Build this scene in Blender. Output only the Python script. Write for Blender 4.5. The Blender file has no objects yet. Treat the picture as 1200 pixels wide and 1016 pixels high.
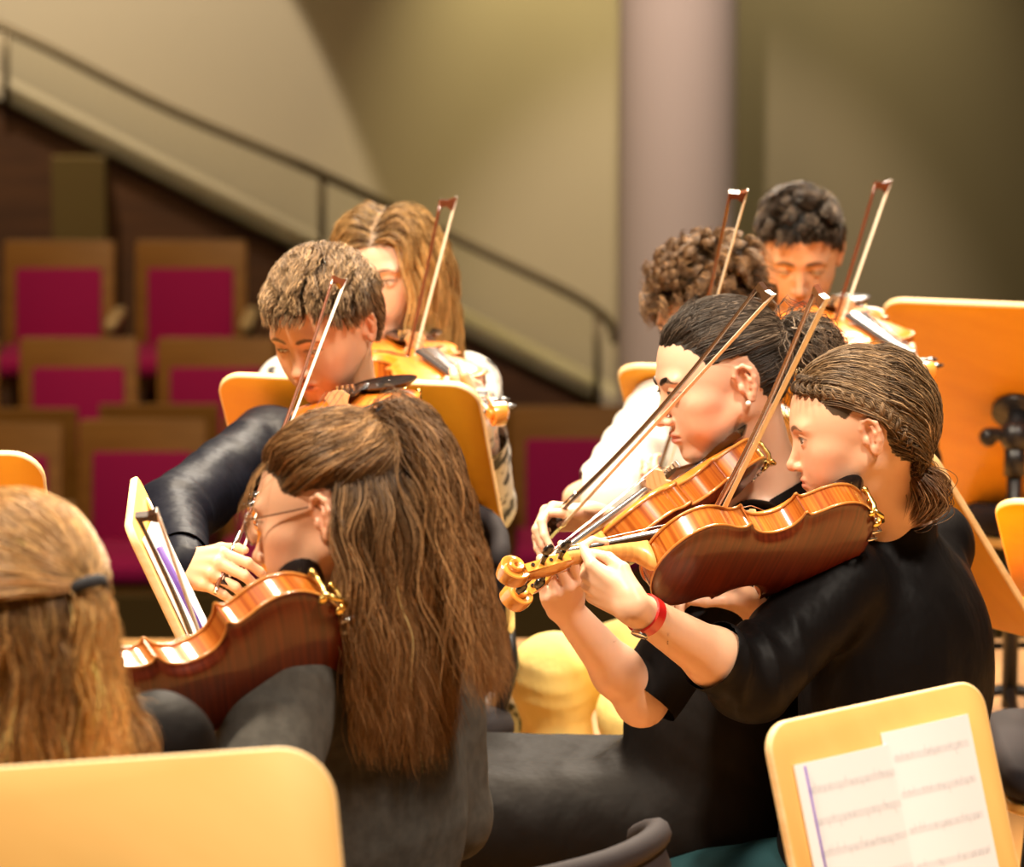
import bpy, math, random
import numpy as np
from mathutils import Vector, Matrix
C = bpy.context.scene.collection
PI = math.pi
FPX = 4800.0
CAMH = 2.22
PITCH = math.atan((508 + 407) / FPX)
sp, cp = math.sin(PITCH), math.cos(PITCH)

def P(px, py, Y):
    """point of the place seen at that spot of the photograph, Y metres away along the hall"""
    a = (px - 600) / FPX; b = -(py - 508) / FPX
    dy = cp + b * sp; dz = b * cp - sp
    t = Y / dy
    return Vector((a * t, Y, CAMH + dz * t))

def proj(v):
    v = Vector(v) - Vector((0, 0, CAMH))
    d = v.y * cp - v.z * sp
    u = v.z * cp + v.y * sp
    return (600 + FPX * v.x / d, 508 - FPX * u / d, v.y)

def V(*a): return Vector(a)

# ---------------------------------------------------------------- objects
def mesh_obj(name, verts, faces, mats, parent=None, smooth=True, midx=None, cols=None, loc=None):
    me = bpy.data.meshes.new(name)
    verts = np.asarray(verts, dtype=np.float32)
    if isinstance(faces, np.ndarray) and faces.ndim == 2:
        n, k = faces.shape
        me.vertices.add(len(verts)); me.vertices.foreach_set('co', verts.ravel())
        me.loops.add(n * k); me.loops.foreach_set('vertex_index', faces.astype(np.int32).ravel())
        me.polygons.add(n)
        me.polygons.foreach_set('loop_start', (np.arange(n) * k).astype(np.int32))
        me.polygons.foreach_set('loop_total', np.full(n, k, dtype=np.int32))
    else:
        me.from_pydata([tuple(map(float, v)) for v in verts], [], [tuple(int(i) for i in f) for f in faces])
    if not isinstance(mats, (list, tuple)): mats = [mats]
    for m in mats: me.materials.append(m)
    me.update(calc_edges=True)
    if midx is not None: me.polygons.foreach_set('material_index', np.asarray(midx, dtype=np.int32))
    if smooth: me.polygons.foreach_set('use_smooth', np.ones(len(me.polygons), dtype=bool))
    if cols is not None:
        at = me.color_attributes.new('tint', 'FLOAT_COLOR', 'POINT')
        c4 = np.ones((len(verts), 4), dtype=np.float32); c4[:, :cols.shape[1]] = cols
        at.data.foreach_set('color', c4.ravel())
    me.validate(clean_customdata=False)
    o = bpy.data.objects.new(name, me); C.objects.link(o)
    if parent is not None: attach(o, parent)
    return o

def attach(o, parent):
    o.parent = parent

def setup(o, label=None, cat=None, group=None, kind=None):
    if label: o['label'] = label
    if cat: o['category'] = cat
    if group: o['group'] = group
    if kind: o['kind'] = kind
    return o

def empty(name, label, cat, group=None, M=None):
    o = bpy.data.objects.new(name, None); C.objects.link(o)
    o.empty_display_size = .05
    if M is not None: o.matrix_world = M
    return setup(o, label, cat, group)

def dup(root, M, label=None, group=None):
    def cp_(o, par):
        c = o.copy(); C.objects.link(c)
        if par is not None: c.parent = par
        for ch in list(o.children): cp_(ch, c)
        return c
    r = cp_(root, None)
    r.matrix_world = M
    if label: r['label'] = label
    if group: r['group'] = group
    return r

class MB:
    """collects shapes, links them as one mesh"""
    def __init__(s): s.v = []; s.f = []; s.m = []
    def add(s, v, f, m=0):
        o = len(s.v); s.v += [tuple(map(float, p)) for p in v]
        for q in f: s.f.append(tuple(i + o for i in q)); s.m.append(m)
    def box(s, lo, hi, m=0, M=None):
        x0, y0, z0 = lo; x1, y1, z1 = hi
        v = [(x0,y0,z0),(x1,y0,z0),(x1,y1,z0),(x0,y1,z0),(x0,y0,z1),(x1,y0,z1),(x1,y1,z1),(x0,y1,z1)]
        if M is not None: v = [M @ Vector(p) for p in v]
        s.add(v, [(0,3,2,1),(4,5,6,7),(0,1,5,4),(1,2,6,5),(2,3,7,6),(3,0,4,7)], m)
    def prism(s, poly, z0, z1, m=0, M=None, bev=0.0):
        """polygon (ccw, xy) extruded, soft edge"""
        n = len(poly)
        rings = []
        if bev > 0:
            cx = sum(p[0] for p in poly) / n; cy = sum(p[1] for p in poly) / n
            nor = []
            for i in range(n):
                a = poly[i - 1]; b = poly[(i + 1) % n]
                t = Vector((b[0] - a[0], b[1] - a[1])).normalized(); nor.append((t.y, -t.x))
            for dz, di in ((0, bev), (bev * .3, bev * .3), (bev, 0)):
                rings.append([(p[0] - q[0] * di, p[1] - q[1] * di, z0 + dz) for p, q in zip(poly, nor)])
            for dz, di in ((bev, 0), (bev * .3, bev * .3), (0, bev)):
                rings.append([(p[0] - q[0] * di, p[1] - q[1] * di, z1 - dz) for p, q in zip(poly, nor)])
        else:
            rings = [[(p[0], p[1], z0) for p in poly], [(p[0], p[1], z1) for p in poly]]
        v = [p for r in rings for p in r]
        if M is not None: v = [M @ Vector(p) for p in v]
        f = []
        for k in range(len(rings) - 1):
            for i in range(n):
                j = (i + 1) % n
                f.append((k*n+i, k*n+j, (k+1)*n+j, (k+1)*n+i))
        f.append(tuple(reversed(range(n)))); f.append(tuple((len(rings)-1)*n + i for i in range(n)))
        s.add(v, f, m)
    def tube(s, pts, rad, n=10, m=0, cap=True, sq=None):
        """tube along points; rad number or list; sq=(a,b) flattening"""
        pts = [Vector(p) for p in pts]; N = len(pts)
        if not isinstance(rad, (list, tuple)): rad = [rad] * N
        t0 = (pts[1] - pts[0]).normalized()
        up = Vector((0, 0, 1)) if abs(t0.z) < .9 else Vector((0, 1, 0))
        u = t0.cross(up).normalized(); v = []
        for i in range(N):
            t = (pts[min(i+1, N-1)] - pts[max(i-1, 0)]).normalized()
            u = (u - t * u.dot(t)).normalized(); w = t.cross(u)
            for k in range(n):
                a = 2 * PI * k / n
                ca, sa = math.cos(a), math.sin(a)
                if sq: ca *= sq[0]; sa *= sq[1]
                v.append(pts[i] + (u * ca + w * sa) * rad[i])
        f = []
        for i in range(N - 1):
            for k in range(n):
                j = (k + 1) % n
                f.append((i*n+k, i*n+j, (i+1)*n+j, (i+1)*n+k))
        if cap:
            f.append(tuple(reversed(range(n)))); f.append(tuple((N-1)*n + k for k in range(n)))
        s.add(v, f, m)
    def ball(s, c, r, n=12, m=0, M=None):
        r = r if isinstance(r, (list, tuple)) else (r, r, r)
        v = []; h = n // 2
        for i in range(1, h):
            th = PI * i / h
            for k in range(n):
                ph = 2 * PI * k / n
                v.append(Vector((r[0]*math.sin(th)*math.cos(ph), r[1]*math.sin(th)*math.sin(ph), r[2]*math.cos(th))))
        v.append(Vector((0, 0, r[2]))); v.append(Vector((0, 0, -r[2])))
        if M is not None: v = [M @ p for p in v]
        v = [p + Vector(c) for p in v]
        f = []
        for i in range(h - 2):
            for k in range(n):
                j = (k + 1) % n
                f.append((i*n+k, (i+1)*n+k, (i+1)*n+j, i*n+j))
        T = (h-1)*n; B = T + 1
        for k in range(n):
            j = (k + 1) % n
            f.append((T, k, j)); f.append((B, (h-2)*n+j, (h-2)*n+k))
        s.add(v, f, m)
    def lathe(s, prof, n=24, m=0, M=None):
        v = []; f = []; N = len(prof)
        for r, z in prof:
            for k in range(n):
                a = 2*PI*k/n; v.append(Vector((r*math.cos(a), r*math.sin(a), z)))
        if M is not None: v = [M @ p for p in v]
        for i in range(N - 1):
            for k in range(n):
                j = (k + 1) % n; f.append((i*n+k, i*n+j, (i+1)*n+j, (i+1)*n+k))
        f.append(tuple(reversed(range(n)))); f.append(tuple((N-1)*n+k for k in range(n)))
        s.add(v, f, m)
    def grid(s, rows, m=0, closed=False):
        R = len(rows); K = len(rows[0]); f = []
        for i in range(R - 1):
            for k in range(K if closed else K - 1):
                j = (k + 1) % K
                f.append((i*K+k, i*K+j, (i+1)*K+j, (i+1)*K+k))
        s.add([p for r in rows for p in r], f, m)
    def build(s, name, mats, parent=None, smooth=True, auto=None, M=None):
        v = s.v
        if M is not None: v = [tuple(M @ Vector(p)) for p in v]
        o = mesh_obj(name, v, s.f, mats, parent, smooth, s.m)
        if smooth and auto is not None: sharp(o, auto)
        return o

def sharp(o, deg=35):
    o.data.update()
    import bmesh
    bm = bmesh.new(); bm.from_mesh(o.data)
    bmesh.ops.recalc_face_normals(bm, faces=bm.faces)
    lim = math.radians(deg)
    for e in bm.edges:
        if len(e.link_faces) == 2: e.smooth = e.calc_face_angle(0) < lim
    bm.to_mesh(o.data); bm.free()

def rrect(x0, y0, x1, y1, r, n=6):
    pts = []
    for cx, cy, a0 in ((x1-r, y0+r, -90), (x1-r, y1-r, 0), (x0+r, y1-r, 90), (x0+r, y0+r, 180)):
        for i in range(n + 1):
            a = math.radians(a0 + 90 * i / n); pts.append((cx + r*math.cos(a), cy + r*math.sin(a)))
    return pts

def frame(o, x, y, z):
    M = Matrix.Identity(4)
    for i, a in enumerate((x, y, z, o)):
        for j in range(3): M[j][i] = a[j]
    return M

def catmull(pts, n):
    pts = [Vector(p) for p in pts]; out = []
    for i in range(len(pts) - 1):
        p0 = pts[max(i-1, 0)]; p1 = pts[i]; p2 = pts[i+1]; p3 = pts[min(i+2, len(pts)-1)]
        for k in range(n):
            t = k / n
            out.append(.5 * ((2*p1) + (p2-p0)*t + (2*p0-5*p1+4*p2-p3)*t*t + (3*p1-p0-3*p2+p3)*t**3))
    out.append(pts[-1]); return out

# ---------------------------------------------------------------- implicit bodies
def sd_cone(p, a, b, r1, r2):
    ba = b - a; l2 = float(ba @ ba) + 1e-12
    h = np.clip(((p - a) @ ba) / l2, 0, 1)
    q = p - a - h[..., None] * ba
    return np.sqrt((q * q).sum(-1)) - (r1 + (r2 - r1) * h)
def sd_ell(p, r):
    k0 = np.sqrt(((p / r) ** 2).sum(-1)); k1 = np.sqrt(((p / (r * r)) ** 2).sum(-1)) + 1e-9
    return k0 * (k0 - 1) / k1

class Body:
    """list of soft primitives in world space"""
    def __init__(s): s.pr = []
    def cone(s, a, b, r1, r2=None, k=.012, op='u', M=None, tag=''):
        r2 = r1 if r2 is None else r2
        a = Vector(a); b = Vector(b)
        if M is not None: a = M @ a; b = M @ b
        a = np.array(a, dtype=np.float32); b = np.array(b, dtype=np.float32)
        c = (a + b) / 2; R = float(np.linalg.norm(a - b)) / 2 + max(r1, r2)
        s.pr.append(('c', (a, b, r1, r2), c, R, op, k, tag))
    def ell(s, c, r, k=.012, op='u', M=None, rot=None, tag=''):
        c = Vector(c); r = np.array(r if isinstance(r, (list, tuple)) else (r, r, r), dtype=np.float32)
        R3 = Matrix.Identity(3)
        if rot is not None: R3 = rot if isinstance(rot, Matrix) else Matrix.Rotation(rot[1], 3, rot[0])
        if M is not None: c = M @ c; R3 = M.to_3x3() @ R3
        R3 = np.array(R3, dtype=np.float32)
        cc = np.array(c, dtype=np.float32)
        s.pr.append(('e', (cc, R3, r), cc, float(r.max()), op, k, tag))
    def chain(s, pts, rads, **kw):
        for i in range(len(pts) - 1): s.cone(pts[i], pts[i+1], rads[i], rads[i+1], **kw)
    def inflate(s, d, tags=None, k=None):
        b = Body()
        for (t, pa, c, R, op, kk, tg) in s.pr:
            if op != 'u' or (tags is not None and tg not in tags): continue
            kk2 = kk if k is None else k
            if t == 'c': b.pr.append((t, (pa[0], pa[1], pa[2] + d, pa[3] + d), c, R + d, op, kk2, tg))
            else: b.pr.append((t, (pa[0], pa[1], pa[2] + d), c, R + d, op, kk2, tg))
        return b
    def bounds(s, pad=.03):
        lo = np.min([c - R for (_, _, c, R, op, _, _) in s.pr if op == 'u'], axis=0) - pad
        hi = np.max([c + R for (_, _, c, R, op, _, _) in s.pr if op == 'u'], axis=0) + pad
        return lo, hi
    def field(s, lo, hi, h):
        n = np.maximum(np.ceil((hi - lo) / h).astype(int), 2) + 1
        xs = [(lo[i] + h * np.arange(n[i])).astype(np.float32) for i in range(3)]
        D = np.full(tuple(n), .05, dtype=np.float32)
        for (t, pa, c, R, op, k, tg) in s.pr:
            m = R + 2 * k + .02 + 2*h
            i0 = np.clip(np.floor((c - m - lo) / h).astype(int), 0, n - 1)
            i1 = np.clip(np.ceil((c + m - lo) / h).astype(int) + 1, 0, n)
            if (i1 <= i0).any(): continue
            sl = tuple(slice(a, b) for a, b in zip(i0, i1))
            p = np.stack(np.meshgrid(xs[0][sl[0]], xs[1][sl[1]], xs[2][sl[2]], indexing='ij'), -1)
            if t == 'c': d = sd_cone(p, *pa)
            else: d = sd_ell((p - pa[0]) @ pa[1], pa[2])
            cur = D[sl]
            if op == 'u':
                hh = np.clip(k - np.abs(cur - d), 0, None)
                D[sl] = np.minimum(cur, d) - hh * hh / (4 * k)
            else:
                d = -d
                hh = np.clip(k - np.abs(cur - d), 0, None)
                D[sl] = np.maximum(cur, d) + hh * hh / (4 * k)
        return D, xs

def surface_nets(D, lo, h):
    S = D < 0
    nx, ny, nz = D.shape
    acc = np.zeros((nx-1, ny-1, nz-1), dtype=np.int8)
    for dx in (0, 1):
        for dy in (0, 1):
            for dz in (0, 1):
                acc += S[dx:nx-1+dx, dy:ny-1+dy, dz:nz-1+dz]
    act = (acc > 0) & (acc < 8)
    idx = np.argwhere(act)
    if len(idx) == 0: return np.zeros((0, 3)), np.zeros((0, 4), dtype=int)
    num = -np.ones(act.shape, dtype=np.int32); num[act] = np.arange(len(idx))
    cs = np.zeros((len(idx), 3)); cnt = np.zeros(len(idx))
    cor = [(a, b, c) for a in (0, 1) for b in (0, 1) for c in (0, 1)]
    val = {q: D[idx[:, 0]+q[0], idx[:, 1]+q[1], idx[:, 2]+q[2]] for q in cor}
    for a in cor:
        for ax in range(3):
            if a[ax]: continue
            b = list(a); b[ax] = 1; b = tuple(b)
            va, vb = val[a], val[b]
            m = (va < 0) != (vb < 0)
            t = np.where(m, va / np.where(m, va - vb, 1), 0)
            pt = np.array(a, dtype=float)[None, :].repeat(len(idx), 0); pt[:, ax] = t
            cs[m] += pt[m]; cnt[m] += 1
    v = (idx + cs / cnt[:, None]) * h + lo
    F = []
    for ax in range(3):
        sh = [slice(1, -1)] * 3; sh[ax] = slice(0, -1)
        s0 = S[tuple(sh)]
        sh2 = list(sh); sh2[ax] = slice(1, None)
        s1 = S[tuple(sh2)]
        e = np.argwhere(s0 != s1)
        if len(e) == 0: continue
        off = np.array([1, 1, 1]); off[ax] = 0
        e = e + off
        flip = ~S[e[:, 0], e[:, 1], e[:, 2]]
        u, w = [(1, 2), (2, 0), (0, 1)][ax]
        def N(du, dw):
            q = e.copy(); q[:, u] -= du; q[:, w] -= dw
            return num[q[:, 0], q[:, 1], q[:, 2]]
        quad = np.stack([N(1, 1), N(0, 1), N(0, 0), N(1, 0)], 1)
        quad[flip] = quad[flip][:, ::-1]
        F.append(quad)
    F = np.concatenate(F)
    F = F[(F >= 0).all(1)]
    return v, F

def mesh_body(b, regions, post=None):
    """regions: list of (lo, hi, h); the first is the whole at coarse size, later ones refine boxes"""
    Vs, Fs, off = [], [], 0
    for i, (lo, hi, h) in enumerate(regions):
        lo = np.asarray(lo, dtype=np.float32); hi = np.asarray(hi, dtype=np.float32)
        glo = lo - 3*h if i else lo; ghi = hi + 3*h if i else hi
        D, xs = b.field(glo, ghi, h)
        if post is not None: D = post(D, xs)
        v, f = surface_nets(D, glo, h)
        if len(f) == 0: continue
        c = v[f].mean(1)
        if i: keep = ((c > lo - h*1.0) & (c < hi + h*1.0)).all(1)
        else:
            keep = np.ones(len(f), bool)
        for j, (l2, h2, _) in enumerate(regions[1:], 1):
            if j > i: keep &= ~((c > np.asarray(l2)) & (c < np.asarray(h2))).all(1)
        f = f[keep]
        u, inv = np.unique(f.ravel(), return_inverse=True)
        Vs.append(v[u]); Fs.append(inv.reshape(f.shape) + off); off += len(u)
    return np.concatenate(Vs), np.concatenate(Fs)

class Field:
    """sampled distance field, used to lay hair on a head"""
    def __init__(s, b, lo, hi, h=.006):
        s.lo = np.asarray(lo, dtype=np.float32); s.h = h
        s.D, s.xs = b.field(s.lo, np.asarray(hi, dtype=np.float32), h)
        s.G = np.gradient(s.D, h)
    def __call__(s, p):
        q = (p - s.lo) / s.h
        n = np.array(s.D.shape) - 1.001
        q = np.clip(q, 0, n); i = q.astype(int); f = q - i
        def tri(A):
            r = 0
            for dx in (0, 1):
                for dy in (0, 1):
                    for dz in (0, 1):
                        w = (f[:, 0] if dx else 1-f[:, 0]) * (f[:, 1] if dy else 1-f[:, 1]) * (f[:, 2] if dz else 1-f[:, 2])
                        r = r + w * A[i[:, 0]+dx, i[:, 1]+dy, i[:, 2]+dz]
            return r
        d = tri(s.D); g = np.stack([tri(a) for a in s.G], 1)
        g /= np.linalg.norm(g, axis=1, keepdims=True) + 1e-6
        return d, g

def vnoise(p, seed=0):
    """smooth pseudo noise from summed sines, p Nx3"""
    rs = np.random.RandomState(seed); r = 0
    for i in range(6):
        d = rs.normal(size=3); ph = rs.uniform(0, 6.28)
        r = r + np.sin(p @ d + ph)
    return r / 6

# ---------------------------------------------------------------- camera
cam_d = bpy.data.cameras.new('camera'); cam = bpy.data.objects.new('camera', cam_d); C.objects.link(cam)
cam_d.sensor_width = 36; cam_d.lens = 36 * FPX / 1200
cam.location = (0, 0, CAMH); cam.rotation_euler = (PI/2 - PITCH, 0, 0)
cam_d.clip_start = .1; cam_d.clip_end = 200
cam_d.dof.use_dof = True; cam_d.dof.focus_distance = 5.65
cam_d.dof.aperture_fstop = (cam_d.lens / 1000) / .026
bpy.context.scene.camera = cam
# ---------------------------------------------------------------- materials
def mat(name, col, rough=.5, metal=0, spec=.5, coat=0, sheen=0, sss=0, bump=None, noise=None, emit=None, trans=0, vcol=False, stripes=None, coat_rough=.08):
    m = bpy.data.materials.new(name); m.use_nodes = True
    nt = m.node_tree; nd = nt.nodes; L = nt.links
    b = nd['Principled BSDF']
    b.inputs['Base Color'].default_value = (*col, 1)
    b.inputs['Roughness'].default_value = rough; b.inputs['Metallic'].default_value = metal
    b.inputs['Specular IOR Level'].default_value = spec
    b.inputs['Coat Weight'].default_value = coat; b.inputs['Coat Roughness'].default_value = coat_rough
    b.inputs['Sheen Weight'].default_value = sheen
    b.inputs['Transmission Weight'].default_value = trans
    if sss:
        b.inputs['Subsurface Weight'].default_value = sss
        b.inputs['Subsurface Radius'].default_value = (1.0, .35, .18); b.inputs['Subsurface Scale'].default_value = .006
    tc = nd.new('ShaderNodeTexCoord')
    src = None
    if vcol:
        a = nd.new('ShaderNodeVertexColor'); a.layer_name = 'tint'; src = a.outputs['Color']
    if noise:
        # (scale vec, colour2, strength, detail)
        sc, c2, st, det = noise
        mp = nd.new('ShaderNodeMapping'); mp.inputs['Scale'].default_value = sc
        L.new(tc.outputs['Object'], mp.inputs['Vector'])
        nz = nd.new('ShaderNodeTexNoise'); nz.inputs['Detail'].default_value = det; nz.inputs['Scale'].default_value = 1
        L.new(mp.outputs['Vector'], nz.inputs['Vector'])
        rp = nd.new('ShaderNodeMapRange'); rp.inputs['From Min'].default_value = .35; rp.inputs['From Max'].default_value = .65
        L.new(nz.outputs['Fac'], rp.inputs['Value'])
        ml = nd.new('ShaderNodeMath'); ml.operation = 'MULTIPLY'; ml.inputs[1].default_value = st
        L.new(rp.outputs['Result'], ml.inputs[0])
        mx = nd.new('ShaderNodeMix'); mx.data_type = 'RGBA'
        mx.inputs['A'].default_value = (*col, 1); mx.inputs['B'].default_value = (*c2, 1)
        if src is not None:
            mx.blend_type = 'MULTIPLY'; L.new(src, mx.inputs['A'])
        L.new(ml.outputs[0], mx.inputs['Factor']); src = mx.outputs['Result']
    if stripes:
        sc, c2, st, axis, dist = stripes
        wv = nd.new('ShaderNodeTexWave'); wv.bands_direction = axis
        wv.inputs['Scale'].default_value = sc; wv.inputs['Distortion'].default_value = dist; wv.inputs['Detail'].default_value = 2
        wv.inputs['Detail Scale'].default_value = 1.2
        L.new(tc.outputs['Object'], wv.inputs['Vector'])
        ml = nd.new('ShaderNodeMath'); ml.operation = 'MULTIPLY'; ml.inputs[1].default_value = st
        L.new(wv.outputs['Fac'], ml.inputs[0])
        mx = nd.new('ShaderNodeMix'); mx.data_type = 'RGBA'
        mx.inputs['A'].default_value = (*col, 1); mx.inputs['B'].default_value = (*c2, 1)
        if src is not None: L.new(src, mx.inputs['A'])
        L.new(ml.outputs[0], mx.inputs['Factor']); src = mx.outputs['Result']
    if src is not None: L.new(src, b.inputs['Base Color'])
    if bump:
        sc, st, dist = bump
        mp = nd.new('ShaderNodeMapping'); mp.inputs['Scale'].default_value = sc if isinstance(sc, tuple) else (sc,)*3
        L.new(tc.outputs['Object'], mp.inputs['Vector'])
        nz = nd.new('ShaderNodeTexNoise'); nz.inputs['Detail'].default_value = 3; nz.inputs['Scale'].default_value = 1
        L.new(mp.outputs['Vector'], nz.inputs['Vector'])
        bp = nd.new('ShaderNodeBump'); bp.inputs['Strength'].default_value = st; bp.inputs['Distance'].default_value = dist
        L.new(nz.outputs['Fac'], bp.inputs['Height']); L.new(bp.outputs['Normal'], b.inputs['Normal'])
    if emit:
        b.inputs['Emission Color'].default_value = (*emit[0], 1); b.inputs['Emission Strength'].default_value = emit[1]
    return m

MT = dict(
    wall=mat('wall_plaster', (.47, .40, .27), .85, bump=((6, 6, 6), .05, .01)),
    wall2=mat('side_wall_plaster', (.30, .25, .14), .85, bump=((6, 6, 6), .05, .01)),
    column=mat('column_plaster', (.62, .51, .43), .8),
    darkwood=mat('dark_wood', (.085, .032, .008), .6, noise=((2, 2, 20), (.045, .016, .004), .7, 3)),
    olivewood=mat('olive_wood', (.10, .062, .010), .6, noise=((2, 2, 14), (.10, .06, .01), .7, 3)),
    ceil=mat('ceiling_paint', (.3, .22, .12), .9),
    rail=mat('rail_metal', (.17, .13, .07), .4, metal=.6),
    glass=mat('rail_glass', (.96, .97, .93), .02, trans=1.0),
    floor=mat('stage_floor', (.68, .36, .12), .32, noise=((14, 1.2, 1), (.42, .2, .06), .8, 4), coat=.2),
    seatwood=mat('seat_wood', (.38, .18, .035), .5, noise=((3, 3, 22), (.27, .115, .018), .7, 4)),
    magenta=mat('magenta_velvet', (.44, .0, .12), .85, sheen=.05, bump=((250, 250, 250), .12, .002)),
    pale=mat('pale_armrest', (.62, .45, .22), .4),
    standwood=mat('stand_wood', (.88, .40, .022), .38, noise=((4, 22, 3), (.80, .33, .015), .7, 4), spec=.3, coat=.06, coat_rough=.25),
    standpale=mat('lit_stand_wood', (.92, .55, .17), .42, noise=((4, 22, 3), (.86, .48, .13), .7, 4), coat=.2, coat_rough=.3),  # same stand wood, front light painted in as a paler colour
    standedge=mat('stand_edge', (.93, .66, .34), .5, noise=((3, 3, 60), (.8, .48, .18), .6, 2)),
    blackmetal=mat('black_metal', (.012, .011, .012), .35, spec=.5),
    steel=mat('steel', (.75, .73, .7), .2, metal=1),
    brass=mat('brass', (.85, .6, .18), .22, metal=1),
    chairfab=mat('chair_fabric', (.026, .022, .024), .75, spec=.12, sheen=.0, bump=((400, 400, 400), .2, .001)),
    chairtrim=mat('chair_trim', (.8, .5, .15), .25, coat=.6),
    paper=mat('paper', (.93, .93, .96), .7),
    ink=mat('ink', (.58, .58, .62), .7),
    purple=mat('purple_binding', (.12, .05, .32), .5),
    varnish=mat('violin_varnish', (.52, .15, .018), .28, coat=.9, coat_rough=.06, noise=((90, 9, 9), (.42, .10, .010), .7, 2)),
    backvarn=mat('violin_back_varnish', (.125, .017, .003), .38, spec=.3, coat=.4, coat_rough=.12, noise=((150, 8, 8), (.055, .006, .001), .85, 3)),
    ribvarn=mat('rib_varnish', (.26, .050, .004), .25, coat=.9, coat_rough=.05, noise=((150, 150, 3), (.52, .17, .02), .85, 2)),
    topvarn=mat('violin_top_varnish', (.74, .19, .008), .38, coat=.3, coat_rough=.12, noise=((5, 120, 5), (.58, .14, .01), .7, 2)),
    edgevarn=mat('violin_edge', (.46, .17, .03), .3, coat=.8),
    scrollwood=mat('scroll_maple', (.66, .27, .045), .22, coat=.9, noise=((60, 60, 60), (.5, .17, .02), .6, 2)),
    neckmaple=mat('neck_maple', (.72, .38, .10), .35, coat=.3, noise=((110, 6, 6), (.45, .2, .05), .7, 2)),
    ebony=mat('ebony', (.016, .011, .010), .22, coat=.5),
    board=mat('fingerboard_ebony', (.06, .055, .055), .17, coat=.6),
    string=mat('steel_string', (.7, .68, .66), .25, metal=1),
    bridge=mat('bridge_maple', (.70, .45, .22), .45),
    stick=mat('bow_stick', (.13, .035, .012), .25, coat=.8),
    stickdark=mat('bow_stick_dark', (.05, .022, .012), .25, coat=.8),
    horsehair=mat('horse_hair', (.92, .84, .68), .5, bump=((900, 4, 900), .2, .001)),
    eyewhite=mat('eye_white', (.75, .72, .68), .1, coat=.8),
    iris=mat('iris', (.10, .045, .02), .1, coat=.9),
    pupil=mat('pupil', (.005, .005, .005), .05, coat=1),
    tie=mat('hair_tie', (.012, .012, .016), .8),
    pearl=mat('pearl', (.9, .86, .8), .15, coat=.6),
    redstrap=mat('red_strap', (.50, .010, .010), .28, coat=.5),
    frame=mat('glasses_frame', (.06, .025, .015), .2, coat=.5),
    lens=mat('lens', (1, 1, 1), .0, trans=1),
)
def skin(name, f=1.0): return mat(name, (.6, .3, .2), .42, spec=.45, vcol=True, sss=.12, bump=((500, 500, 500), .06, .0006))
MT['skin'] = skin('skin')
MT['hair'] = mat('hair', (.1, .05, .02), .42, spec=.26, vcol=True)
def cloth(name, col, rough=.8, sheen=.0, c2=None, sc=20, bs=.35):
    return mat(name, col, rough, sheen=sheen, spec=.07, noise=((sc, sc, sc), c2 or tuple(c*.75 for c in col), .6, 3), bump=((14, 14, 9), bs, .02))
MT['blackcloth'] = cloth('black_cotton', (.006, .005, .005), .5)
MT['blackjersey'] = cloth('black_jersey', (.0075, .006, .0055), .62)
MT['charcoal'] = cloth('charcoal_knit', (.080, .074, .064), .9, c2=(.050, .046, .040), sc=60)
MT['navy'] = cloth('navy_shirt', (.0055, .006, .011), .5)
MT['white'] = cloth('white_shirt', (.56, .55, .52), .7, c2=(.50, .49, .46))
MT['yellow'] = cloth('yellow_trousers', (.93, .74, .27), .6, c2=(.90, .69, .23))
MT['teal'] = cloth('teal_trousers', (.010, .034, .040), .7, c2=(.008, .026, .031))
def patterned():
    m = mat('patterned_cardigan', (.7, .68, .64), .85, bump=((60, 60, 60), .4, .004))
    nt = m.node_tree; nd = nt.nodes; L = nt.links; b = nd['Principled BSDF']
    tc = nd.new('ShaderNodeTexCoord'); nz = nd.new('ShaderNodeTexNoise'); nz.inputs['Scale'].default_value = 34; nz.inputs['Detail'].default_value = 4
    L.new(tc.outputs['Object'], nz.inputs['Vector'])
    r = nd.new('ShaderNodeValToRGB'); r.color_ramp.elements[0].position = .42; r.color_ramp.elements[0].color = (.03, .03, .03, 1)
    r.color_ramp.elements[1].position = .5; r.color_ramp.elements[1].color = (.50, .48, .45, 1)
    L.new(nz.outputs['Fac'], r.inputs['Fac']); L.new(r.outputs['Color'], b.inputs['Base Color'])
    return m
MT['pattern'] = patterned()
# ---------------------------------------------------------------- violin family
def half_outline():
    lower = [(0,0),(.0012,.022),(.008,.05),(.024,.078),(.050,.098),(.076,.104),(.100,.0995),(.120,.090),(.132,.0865),(.141,.0925)]
    cb = [(.1445,.0905),(.147,.079),(.157,.0645),(.172,.0575),(.187,.056),(.203,.0585),(.217,.066),(.226,.0775)]
    upper = [(.2295,.0795),(.236,.0735),(.250,.0745),(.270,.0815),(.290,.084),(.310,.079),(.330,.065),(.345,.044),(.353,.022),(.356,0)]
    out = []
    for sec in (lower, cb, upper):
        out += [(p.x, p.y) for p in catmull([(a, b, 0) for a, b in sec], 5)]
    return out
HALF = half_outline()
OUT = HALF + [(x, -y) for x, y in reversed(HALF[1:-1])]
def offset_out(d):
    n = len(OUT); r = []
    for i in range(n):
        a = OUT[i-1]; b = OUT[(i+1) % n]; t = Vector((b[0]-a[0], b[1]-a[1], 0)).normalized()
        r.append((OUT[i][0] - t.y*d*-1, OUT[i][1] + t.x*d*-1) if False else (OUT[i][0] + t.y*d, OUT[i][1] - t.x*d))
    return r
# orientation test so that offset_out(+d) shrinks
_t = offset_out(.003)
if max(p[1] for p in _t) > max(p[1] for p in OUT):
    _o = offset_out
    offset_out = lambda d: _o(-d)

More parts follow.
